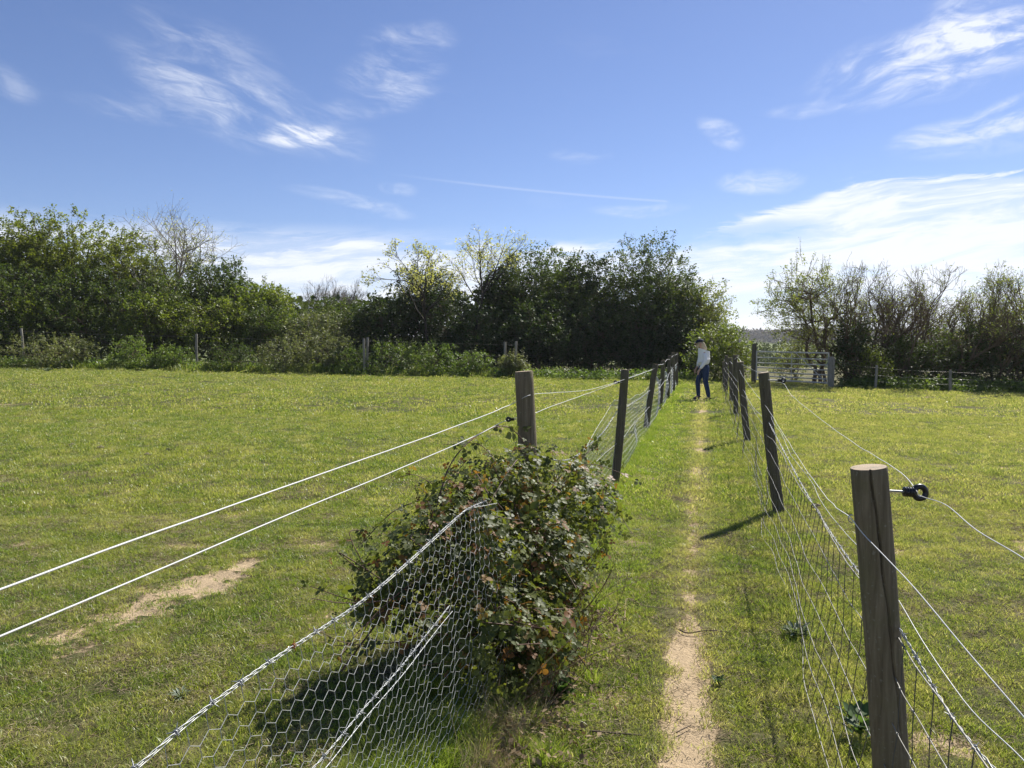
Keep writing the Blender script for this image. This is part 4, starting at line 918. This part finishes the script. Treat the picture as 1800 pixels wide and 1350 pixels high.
rad = 1-.45*rng.random(N)**1.5+.07*rng.normal(size=N); pc = cs[li]+d*rs[li]*rad[:, None]; pc[:, 2] = np.where(pc[:, 2] < .05, .05+.3*rng.random(N), pc[:, 2])
# arching canes with leaves on them
canes = MB(); cl_p = []; cl_d = []
def cane(P, r=.0042, leaves=True, per=10, m=None, dens=.035, rr=None):
    dens *= .62
    Q = spline(P, per); (m or canes).tube(Q, np.linspace(r, r*.45, len(Q)), 6, False)
    s = np.concatenate([[0], np.cumsum(np.linalg.norm(np.diff(Q, axis=0), axis=1))])
    th = np.arange(.02, s[-1], .03); 
    B = np.stack([np.interp(th, s, Q[:, k]) for k in range(3)], 1); dd = rng.normal(size=B.shape); (m or canes).segs(B, B+dd/np.linalg.norm(dd, axis=1, keepdims=True)*r*2.4, r*.45, .0002, 3)
    if leaves:
        t = np.arange(s[-1]*.18, s[-1], dens)+rng.random()*dens
        for k in range(3):
            pass
        Pp = np.stack([np.interp(t, s, Q[:, k]) for k in range(3)], 1); cl_p.append(Pp+rng.normal(size=Pp.shape)*.026); cl_d.append(rng.normal(size=Pp.shape)*.6+np.array([0, -.35, .6]))
# specific canes seen in the photograph
cane([at(600, 1180, 3.4), at(700, 1040, 3.6), at(755, 930, 3.75), at(790, 820, 3.9), at(840, 765, 4.1), at(890, 750, 4.3), at(925, 785, 4.45), at(935, 840, 4.5)], .0045, dens=.05)
cane([at(735, 880, 3.9), at(690, 900, 3.8), at(645, 945, 3.7), at(625, 965, 3.65)], .003, True, dens=.07)
cane([at(760, 850, 3.95), at(730, 835, 3.9), at(705, 838, 3.88), at(690, 845, 3.85)], .0025, dens=.05)
cane([at(960, 870, 4.7), at(1000, 820, 4.9), at(1040, 790, 5.1), at(1055, 772, 5.2)], .004, dens=.035)
cane([at(1000, 850, 4.7), at(1060, 860, 4.7), at(1085, 890, 4.65), at(1070, 930, 4.6)], .0035, dens=.035)
cane([at(980, 1020, 4.1), at(1020, 1000, 4.1), at(1045, 970, 4.1), at(1070, 930, 4.2)], .003, dens=.06)
cane([at(960, 830, 4.7), at(1010, 815, 4.9), at(1030, 800, 5.0)], .003, dens=.03)
cane([at(770, 1010, 3.5), at(700, 1060, 3.4), at(640, 1100, 3.2), at(600, 1150, 3.0)], .004, False)
cane([at(760, 1000, 3.5), at(690, 1050, 3.3), at(610, 1060, 3.2), at(548, 1052, 3.15)], .0035, False)
cane([at(740, 1010, 3.4), at(660, 1080, 3.2), at(620, 1130, 3.1), at(550, 1105, 3.1)], .003, False)
for k in range(75):
    a = cs[rng.choice(len(cs), p=w)]; root = np.array([lx(3.9)+rng.normal()*.15+.05, 3.4+rng.random()*1.1, 0.0])
    dr = rng.normal(size=3)*[.4, .35, .2]; end = a+np.clip(rng.normal(size=3), -1.3, 1.0)*[.26, .35, .18]; end[2] = max(end[2], .1); end[0] = min(end[0], .25*end[1]-.42); mid = (root+a)/2+rng.normal(size=3)*.12; mid[2] = max(mid[2], .25)
    cane([root, mid, a+rng.normal(size=3)*.12+[0, 0, .1], end], .0025+.0022*rng.random(), True, 6, dens=.05)
# bare dead stems poking out on the path side
dry = MB()
for k in range(46):
    y0 = 3.2+rng.random()*1.1; root = np.array([lx(y0)+.25+rng.normal()*.1, y0, .0]); e_ = root+np.array([.02+.30*rng.random(), -.35+.5*rng.random(), .10+.45*rng.random()]); md_ = (root+e_)/2+rng.normal(size=3)*.06
    cane([root, md_, e_], .0016+.0022*rng.random(), False, 5, dry if rng.random() < .45 else canes)
canes.build('canes', M['cane'], bush, smooth=True); dry.build('dry_stems', M['cane_dry'], bush, smooth=True)
P_all = np.concatenate([pc]+cl_p); nd = np.concatenate([d*.8+rng.normal(size=(N, 3))*.45+np.array([.1, -.1, .65])]+cl_d)
k = (P_all[:, 2] > .03) & (P_all[:, 2] < 1.10); P_all, nd = P_all[k], nd[k]
n = len(P_all); Rr = frames(nd, np.column_stack([rng.normal(size=(n, 2)), rng.normal(size=n)*.5-.5])); szs = .027*(.5+.85*rng.random(n)); szs = np.where(rng.random(n) < .06, szs*1.6, szs)
# leaves nearest the lens and on the outside of the bush become parts of their own
out_ = np.zeros(n); out_[:N] = rad*1.0-.12*(cs[li][k[:N]] if False else 0) if False else 0
dist = np.linalg.norm(P_all-np.array([0, 0, EYE]), axis=1); score = szs/dist*(1+.5*(P_all[:, 0]-(lx(P_all[:, 1])) > -.1))*(1+.3*(P_all[:, 1] < 4.2)); order = np.argsort(-score)[:300]
mask = np.zeros(n, bool); mask[order] = True
tip = P_all[:, 2] > .72; redp = rng.random(n) < np.where(tip, .14, .03)
g1 = MB(); s1 = ~mask & ~redp; g1.inst(TV, TF, Rr[s1]*szs[s1][:, None, None], P_all[s1]); g2 = MB(); s2 = ~mask & redp; g2.inst(TV, TF, Rr[s2]*szs[s2][:, None, None], P_all[s2])
g1.build('leaf_mass', M['bramble_leaf'], bush)['kind'] = 'stuff'; g2.build('young_leaf_mass', M['bramble_leaf_red'], bush)['kind'] = 'stuff'
protos = []
for v in range(12):
    mb = MB(); mb.add(TV, TF, (v+.5)/13 if v < 10 else .95); o_ = mb.build('leaf', M['bramble_leaf_red'] if v == 11 else M['bramble_leaf']); protos.append(o_.data); bpy.data.objects.remove(o_)
pinv = Matrix.Translation(-WPOS[bush.name])
for q in order:
    o_ = bpy.data.objects.new('leaf', protos[rng.integers(0, 12)]); C.objects.link(o_); o_.parent = bush; o_.matrix_parent_inverse = pinv
    Mx = Matrix(Rr[q].tolist()).to_4x4(); o_.matrix_basis = Matrix.Translation(Vector(P_all[q]))@Mx@Matrix.Scale(float(szs[q]), 4)
# dead leaves and straw at its foot
mb = MB(); n = 900; y = 2.7+rng.random(n)*1.7; x = lx(y)+.22+np.abs(rng.normal(size=n))*.16; z = tz(x, y)+.01+.05*rng.random(n); leaves_at(mb, np.stack([x, y, z], 1), .026, .8)
tag(mb.build('leaf_litter', M['dead_leaf']), 'dead brown leaves lying along the path side of the bramble', kind='stuff')
P_hay = []
for _ in range(2): P_hay.append(blade_patch('straw_tuft', .16, 90, .12, .0028, M['hay'], 1.6, True))
n = 60; y = 2.55+rng.random(n)*1.1; x = lx(y)+.20+rng.normal(size=n)*.07
scatter('dry_grass', 'dead straw coloured grass matted under the bramble by the path', np.stack([x, y, tz(x, y)+.0], 1), P_hay, .3, .8, tilt=.5)

# ================================================================= PERSON
def skin_mesh(name, nodes, edges, m, parent, sub=2, root=0, off=None):
    """nodes: (x, y, z, rx, ry); grows a continuous surface over the joints"""
    me = bpy.data.meshes.new(name); V = [(n_[0], n_[1], n_[2]) for n_ in nodes]; me.from_pydata(V, edges, []); o = bpy.data.objects.new(name, me); C.objects.link(o)
    md = o.modifiers.new('skin', 'SKIN'); md.use_smooth_shade = True
    if not me.skin_vertices: me.attributes
    sv = me.skin_vertices[0].data if me.skin_vertices else None
    if sv is None: raise RuntimeError('no skin layer')
    for i, n_ in enumerate(nodes): sv[i].radius = (n_[3], n_[4]); sv[i].use_root = (i == root)
    sb = o.modifiers.new('sub', 'SUBSURF'); sb.levels = sub; sb.render_levels = sub
    me.materials.append(m); o.parent = parent; o.matrix_parent_inverse = Matrix.Identity(4); return o
M['skin'] = plain('fair skin', (.50, .32, .24), .55, .3, 0, .05)
M['sweater'] = plain('white knitted sweater', (.82, .82, .81), .9, .1, 0, .05, 60)
M['jeans'] = plain('dark blue denim', (.030, .050, .105), .85, .15, 0, .25, 30)
M['shoe'] = plain('black trainers', (.018, .018, .022), .6, .3, 0, .2)
M['sole'] = plain('pale pinkish sole', (.42, .33, .32), .7, .2, 0, .05)
M['cap'] = plain('navy cap cloth', (.014, .018, .040), .8, .2, 0, .15)
M['hair'] = plain('blonde hair', (.50, .40, .25), .5, .4, 0, .25, 60)
py_ = 21.3; pX = at(1236, 606, py_)[0]; pz = float(tz(pX, py_, False))-.0
person = empty('person', (pX, py_, pz), 'person in navy cap, white sweater and blue jeans walking on the path, looking down', 'person')
import bmesh
person.scale = (1.03, 1.03, 1.03)
# skeleton in metres; facing -X, left side toward the lens (-Y)
pel = (.045, 0, .90); 
def body():
    n = [(.045, 0, .90, .085, .095), (.02, 0, 1.02, .075, .085), (-.005, 0, 1.18, .080, .10), (-.005, 0, 1.31, .065, .09), (-.01, 0, 1.385, .05, .055), (-.035, 0, 1.44, .045, .048), (-.065, 0, 1.51, .075, .068), (-.085, 0, 1.575, .082, .07),
         # left arm (near): shoulder, elbow, wrist, palm
         (.0, -.135, 1.31, .036, .036), (.03, -.195, 1.08, .034, .034), (-.115, -.17, .865, .026, .028), (-.15, -.165, .80, .020, .034),
         (.0, .135, 1.31, .036, .036), (.015, .195, 1.08, .034, .034), (-.12, .16, .90, .026, .028), (-.155, .155, .835, .020, .034),
         # right (far) leg, forward
         (.0, .085, .84, .085, .085), (-.115, .085, .52, .058, .056), (-.085, .085, .13, .038, .038), (-.19, .09, .06, .03, .035),
         # left (near) leg, back
         (.05, -.085, .84, .088, .085), (.055, -.085, .50, .060, .056), (.155, -.085, .12, .038, .038), (.06, -.09, .045, .03, .035)]
    e_ = [(0, 1), (1, 2), (2, 3), (3, 4), (4, 5), (5, 6), (6, 7), (3, 8), (8, 9), (9, 10), (10, 11), (3, 12), (12, 13), (13, 14), (14, 15), (0, 16), (16, 17), (17, 18), (18, 19), (0, 20), (20, 21), (21, 22), (22, 23)]
    return n, e_
n_, e_ = body(); 
# fingers: own short chains rooted in the palm
for pi, sy in ((11, -1), (15, 1)):
    p = n_[pi]
    for f in range(4):
        o0 = (f-1.5)*.016; ln = [.062, .072, .068, .052][f]; a = len(n_); fx = p[0]+o0*.6
        n_ += [(fx-.012, p[1]+.0, p[2]-.035-abs(f-1.5)*.002, .0085, .0085), (fx-.022, p[1]+.004*sy, p[2]-.035-ln*.55, .008, .008), (fx-.016, p[1]-.006*sy, p[2]-.035-ln, .0065, .0065)]; e_ += [(pi, a), (a, a+1), (a+1, a+2)]
    a = len(n_); n_ += [(p[0]-.030, p[1]-.010*sy, p[2]-.005, .010, .010), (p[0]-.045, p[1]-.016*sy, p[2]-.040, .0085, .0085)]; e_ += [(pi, a), (a, a+1)]
skin_mesh('body', n_, e_, M['skin'], person, 2)
sw = [(.050, 0, .93, .172, .168), (.015, 0, 1.08, .165, .160), (-.035, 0, 1.20, .180, .175), (-.015, 0, 1.26, .130, .130), (-.025, 0, 1.385, .072, .078),
      (.0, -.135, 1.285, .058, .056), (.035, -.205, 1.09, .062, .062), (-.09, -.185, .90, .045, .045), (-.112, -.175, .868, .036, .036), (.0, .135, 1.285, .058, .056), (.02, .205, 1.09, .062, .062), (-.09, .175, .93, .045, .045), (-.115, .165, .895, .036, .036)]
skin_mesh('sweater', sw, [(0, 1), (1, 2), (2, 3), (3, 4), (3, 5), (5, 6), (6, 7), (7, 8), (3, 9), (9, 10), (10, 11), (11, 12)], M['sweater'], person, 2, 2)
jn = [(.04, 0, 1.0, .142, .140), (.065, 0, .90, .165, .160), (.0, .09, .80, .108, .098), (-.115, .088, .53, .072, .068), (-.098, .087, .30, .066, .062), (-.085, .085, .085, .050, .050), (.055, -.09, .80, .112, .098), (.052, -.088, .52, .074, .068), (.110, -.087, .30, .068, .062), (.152, -.085, .07, .052, .052)]
skin_mesh('jeans', jn, [(0, 1), (1, 2), (2, 3), (3, 4), (4, 5), (1, 6), (6, 7), (7, 8), (8, 9)], M['jeans'], person, 2, 1)
def shoe(x, y, z, tilt):
    c, s = math.cos(tilt), math.sin(tilt)
    f = lambda a, b: (x+a*c+b*s, y, z-a*s*1.0+b*c)
    pts = [(*f(.04, .075), .050, .046), (*f(.03, .045), .046, .044), (*f(-.06, .045), .042, .044), (*f(-.15, .030), .028, .040)]
    q = [(p[0], p[1], p[2], p[3], p[4]) for p in pts]
    o_ = skin_mesh('shoe', q, [(0, 1), (1, 2), (2, 3)], M['shoe'], person, 2, 1)
    so_ = MB(); an = np.linspace(0, 2*PI, 22, endpoint=False); P = []
    for h in (0, .022):
        for a in an:
            lx_ = -.055+.135*math.cos(a); w_ = .047*math.sin(a)*(1.0+.12*math.cos(a+PI)); q_ = f(lx_, h); P.append([q_[0], y+w_, q_[2]])
    P = np.array(P); i = np.arange(22); j = (i+1) % 22; so_.add(P, np.stack([i, j, j+22, i+22], 1)); so_.f.append(i[::-1][None].copy()); so_.r.append(np.zeros(1)); so_.f.append((i+22)[None]); so_.r.append(np.zeros(1))
    s_ = so_.build('sole', M['sole'], None, smooth=False); s_.parent = o_; s_.matrix_parent_inverse = Matrix.Identity(4)
shoe(-.085, .09, .03, -.12); shoe(.150, -.09, .0, .0)
def ball(name, c, r, m, parent, sub=3, cut=None, rot=0.0, tweak=None):
    bm = bmesh.new(); bmesh.ops.create_icosphere(bm, subdivisions=sub, radius=1)
    R = Matrix.Rotation(rot, 3, 'Y')
    if cut is not None: bmesh.ops.delete(bm, geom=[v for v in bm.verts if cut(v.co)], context='VERTS')
    for v in bm.verts:
        if tweak: v.co = tweak(v.co)
        v.co = R@Vector((v.co.x*r[0], v.co.y*r[1], v.co.z*r[2]))+Vector(c)
    me = bpy.data.meshes.new(name); bm.to_mesh(me); bm.free(); me.materials.append(m)
    for p in me.polygons: p.use_smooth = True
    o = bpy.data.objects.new(name, me); C.objects.link(o); o.parent = parent; o.matrix_parent_inverse = Matrix.Identity(4); return o
HC = Vector((-.088, 0, 1.555))
# face details (tiny at this distance): nose, eyes, mouth, ears
ball('nose', HC+Vector((-.098, 0, -.025)), (.020, .014, .024), M['skin'], person, 2)
for s_ in (-1, 1):
    ball('eye', HC+Vector((-.083, .030*s_, .0)), (.010, .012, .009), M['cap'], person, 1); ball('ear', HC+Vector((.0, .075*s_, -.01)), (.018, .010, .030), M['skin'], person, 2)
ball('mouth', HC+Vector((-.086, 0, -.062)), (.008, .022, .006), plain('lips', (.42, .18, .15), .5), person, 2)
hz = [(HC.x+.025, 0, HC.z+.03, .078, .082), (HC.x+.060, 0, HC.z-.05, .070, .080), (HC.x+.115, -.02, HC.z-.135, .058, .075), (HC.x+.150, -.04, HC.z-.215, .035, .055)]
skin_mesh('hair', hz, [(0, 1), (1, 2), (2, 3)], M['hair'], person, 2, 0)
for s_ in (-1, 1):
    st = [(HC.x-.03, .062*s_, HC.z+.0, .012, .020), (HC.x-.055, .066*s_, HC.z-.09, .012, .018), (HC.x-.065, .06*s_, HC.z-.16, .007, .010)]
    skin_mesh('hair_strand', st, [(0, 1), (1, 2)], M['hair'], person, 2, 0)
cp = ball('cap', HC+Vector((.005, 0, .032)), (.105, .090, .082), M['cap'], person, 3, cut=lambda v: v.z < -.05, rot=-.12)
bm = MB(); a = np.linspace(-1.15, 1.15, 13); inn = np.stack([-.088*np.cos(a*.9), .080*np.sin(a), 0*a], 1); outr = np.stack([-.088-.075*np.cos(a*1.2)*.9-.005, .072*np.sin(a), -.030-.0*a], 1); P = []
for th in (0, .006): P += list(inn+[0, 0, th]); P += list(outr+[0, 0, th])
P = np.array(P)+np.array([HC.x+.008, 0, HC.z+.030]); n13 = 13; i = np.arange(12)
fs = [np.stack([i, i+1, i+1+13, i+13], 1)[:, ::-1], np.stack([i+26, i+27, i+40, i+39], 1), np.stack([i+13, i+14, i+40, i+39], 1)]
for f_ in fs: bm.add(P, f_) if f_ is fs[0] else (bm.f.append(f_), bm.r.append(np.zeros(len(f_))))
br_ = bm.build('brim', M['cap'], None); br_.parent = cp; br_.matrix_parent_inverse = Matrix.Identity(4)

# ================================================================= SMALL THINGS
def clod(px, py, size, label, name='clod', matn='dead'):
    y = EYE*F/(py-606)*.999; 
    for _ in range(4): p = ground_at(px, y); y = (EYE-p[2])*F/(py-606)
    p = ground_at(px, y); bm = bmesh.new(); bmesh.ops.create_icosphere(bm, subdivisions=2, radius=1); sd = rng.random()*40
    for v in bm.verts:
        f_ = .75+.5*float(vn(v.co.x*1.8+sd, v.co.y*1.8+v.co.z*1.3, 4)); v.co = Vector((v.co.x*f_*size, v.co.y*f_*size*.8, v.co.z*f_*size*.62+size*.35))
    me = bpy.data.meshes.new(name); bm.to_mesh(me); bm.free(); me.materials.append(M[matn]); o = bpy.data.objects.new(name, me); C.objects.link(o); o.location = (p[0], p[1], float(tz(p[0], p[1]))+.005); tag(o, label, 'clod', 'dry clods lying on the left field'); return o
M['dead'] = plain('dry crumbly clod', (.20, .165, .12), .95, .05, 0, .35, 30)
for px, py, s_, lab in [(121, 785, .045, 'dry grey clod at the left end of the scattered row on the left field'), (172, 791, .050, 'rounded pale clod, second from the left of the scattered row'), (192, 783, .025, 'small clod behind the rounded pale one'), (254, 803, .045, 'dark clod nearest the camera in the scattered row'), (292, 793, .042, 'clod in the middle of the scattered row'), (365, 796, .040, 'clod right of the middle of the scattered row'), (417, 806, .016, 'tiny pale clod right of the scattered row'), (493, 785, .030, 'clod at the right end of the scattered row'),
                          (1440, 897, .045, 'dark soil clod close behind the stock netting beside the second post')]:
    clod(px, py, s_, lab)
for pts, r, lab in [([(1194, 1113), (1210, 1119), (1245, 1121), (1284, 1122)], .0045, 'thin curved dark stick lying across the bare path'),
                    ([(928, 1262), (945, 1285), (985, 1303), (1050, 1311), (1128, 1315)], .0055, 'long bent thorny stick lying on the grass at the bottom of the picture'),
                    ([(1188, 1298), (1203, 1292), (1216, 1286)], .003, 'short straight twig lying in the dirt near the bottom'),
                    ([(1098, 1102), (1102, 1062), (1130, 1074), (1160, 1080)], .0035, 'pale bent twig lying in the grass left of the path')]:
    P = []
    for px, py in pts:
        y = EYE*F/(py-606); p = at(px, py, y); P.append([p[0], y, float(tz(p[0], y))+.014])
    P = np.array(P); Q = spline(P, 6); c0 = P.mean(0); mb = MB(); mb.tube(Q, np.linspace(r, r*.5, len(Q)), 7)
    tag(mb.build('stick', M['stick'] if 'pale' not in lab else M['cane_dry'], None, smooth=True, loc=c0), lab, 'stick', 'fallen sticks on the path')
def rosette(name, px, py, n, size, m, label, cat, upr=.35, h=.0):
    if m == 'thistle' or name == 'dock_plant': n = int(n*2.2); size *= .55
    y = EYE*F/(py-606); p = at(px, py, y); b = np.array([p[0], y, float(tz(p[0], y))+.005]); mb = MB()
    a = rng.random(n)*2*PI; d = np.stack([np.cos(a), np.sin(a), upr+rng.random(n)*.5], 1); nr = np.stack([-d[:, 0]*d[:, 2], -d[:, 1]*d[:, 2], 1+0*a], 1)+rng.normal(size=(n, 3))*.2
    R = frames(nr, d)*(size*(.5+.8*rng.random(n)))[:, None, None]; T_ = b+d*[1, 1, .4]*(size*.9*rng.random(n)**.7)[:, None]+np.stack([0*a, 0*a, h*rng.random(n)], 1); mb.inst(LV*np.array([.9 if m != 'thistle' else .35, 1, 1]), LFc, R, T_)
    e = empty(name, b, label, cat); mb.build('leaves', M[m], e); st = MB(); st.tube(np.stack([b-[0, 0, .02], b+[0, 0, max(h, .02)]]), .004, 6); st.build('stem', M['weed'], e)
rosette('mallow_plant', 1512, 1318, 34, .055, 'weed', 'broad leaved dark green weed beside the nearest right post', 'plant', .6, .09)
rosette('thistle', 1400, 1128, 46, .085, 'thistle', 'grey green feathery thistle rosette in the grass right of the path', 'plant', .3, .03)
rosette('thistle', 84, 668, 40, .22, 'thistle', 'thistle clump near the hedge at the left of the field', 'plant', .5, .1)
rosette('thistle', 50, 668, 26, .16, 'thistle', 'smaller thistle left of the thistle clump by the hedge', 'plant', .4, .08)
rosette('dock_plant', 1262, 1216, 18, .035, 'weed', 'small green plant at the right edge of the bare path', 'plant', .4, .02)
rosette('dock_plant', 985, 1240, 30, .075, 'weed', 'leafy green weed tuft at the foot of the bramble', 'plant', .6, .05)
rosette('dock_plant', 318, 1238, 22, .06, 'thistle', 'dark low weed in the near left field below the wires', 'plant', .25, .01)
print('tris', sum(len(o.data.polygons) for o in bpy.data.objects if o.type == 'MESH'))

# ================================================================= AIR
m = bpy.data.materials.new('thin air'); m.use_nodes = True; m.node_tree.nodes.clear(); pv = m.node_tree.nodes.new('ShaderNodeVolumePrincipled')
pv.inputs['Color'].default_value = (.86, .92, 1, 1); pv.inputs['Density'].default_value = .00022; pv.inputs['Anisotropy'].default_value = .3
om = m.node_tree.nodes.new('ShaderNodeOutputMaterial'); m.node_tree.links.new(pv.outputs[0], om.inputs['Volume'])
mb = MB(); mb.box((0, 470, 11), (1100, 540, 24)); hz_ = mb.build('haze', m); tag(hz_, 'thin spring haze between the fences and the far ridge', kind='stuff')
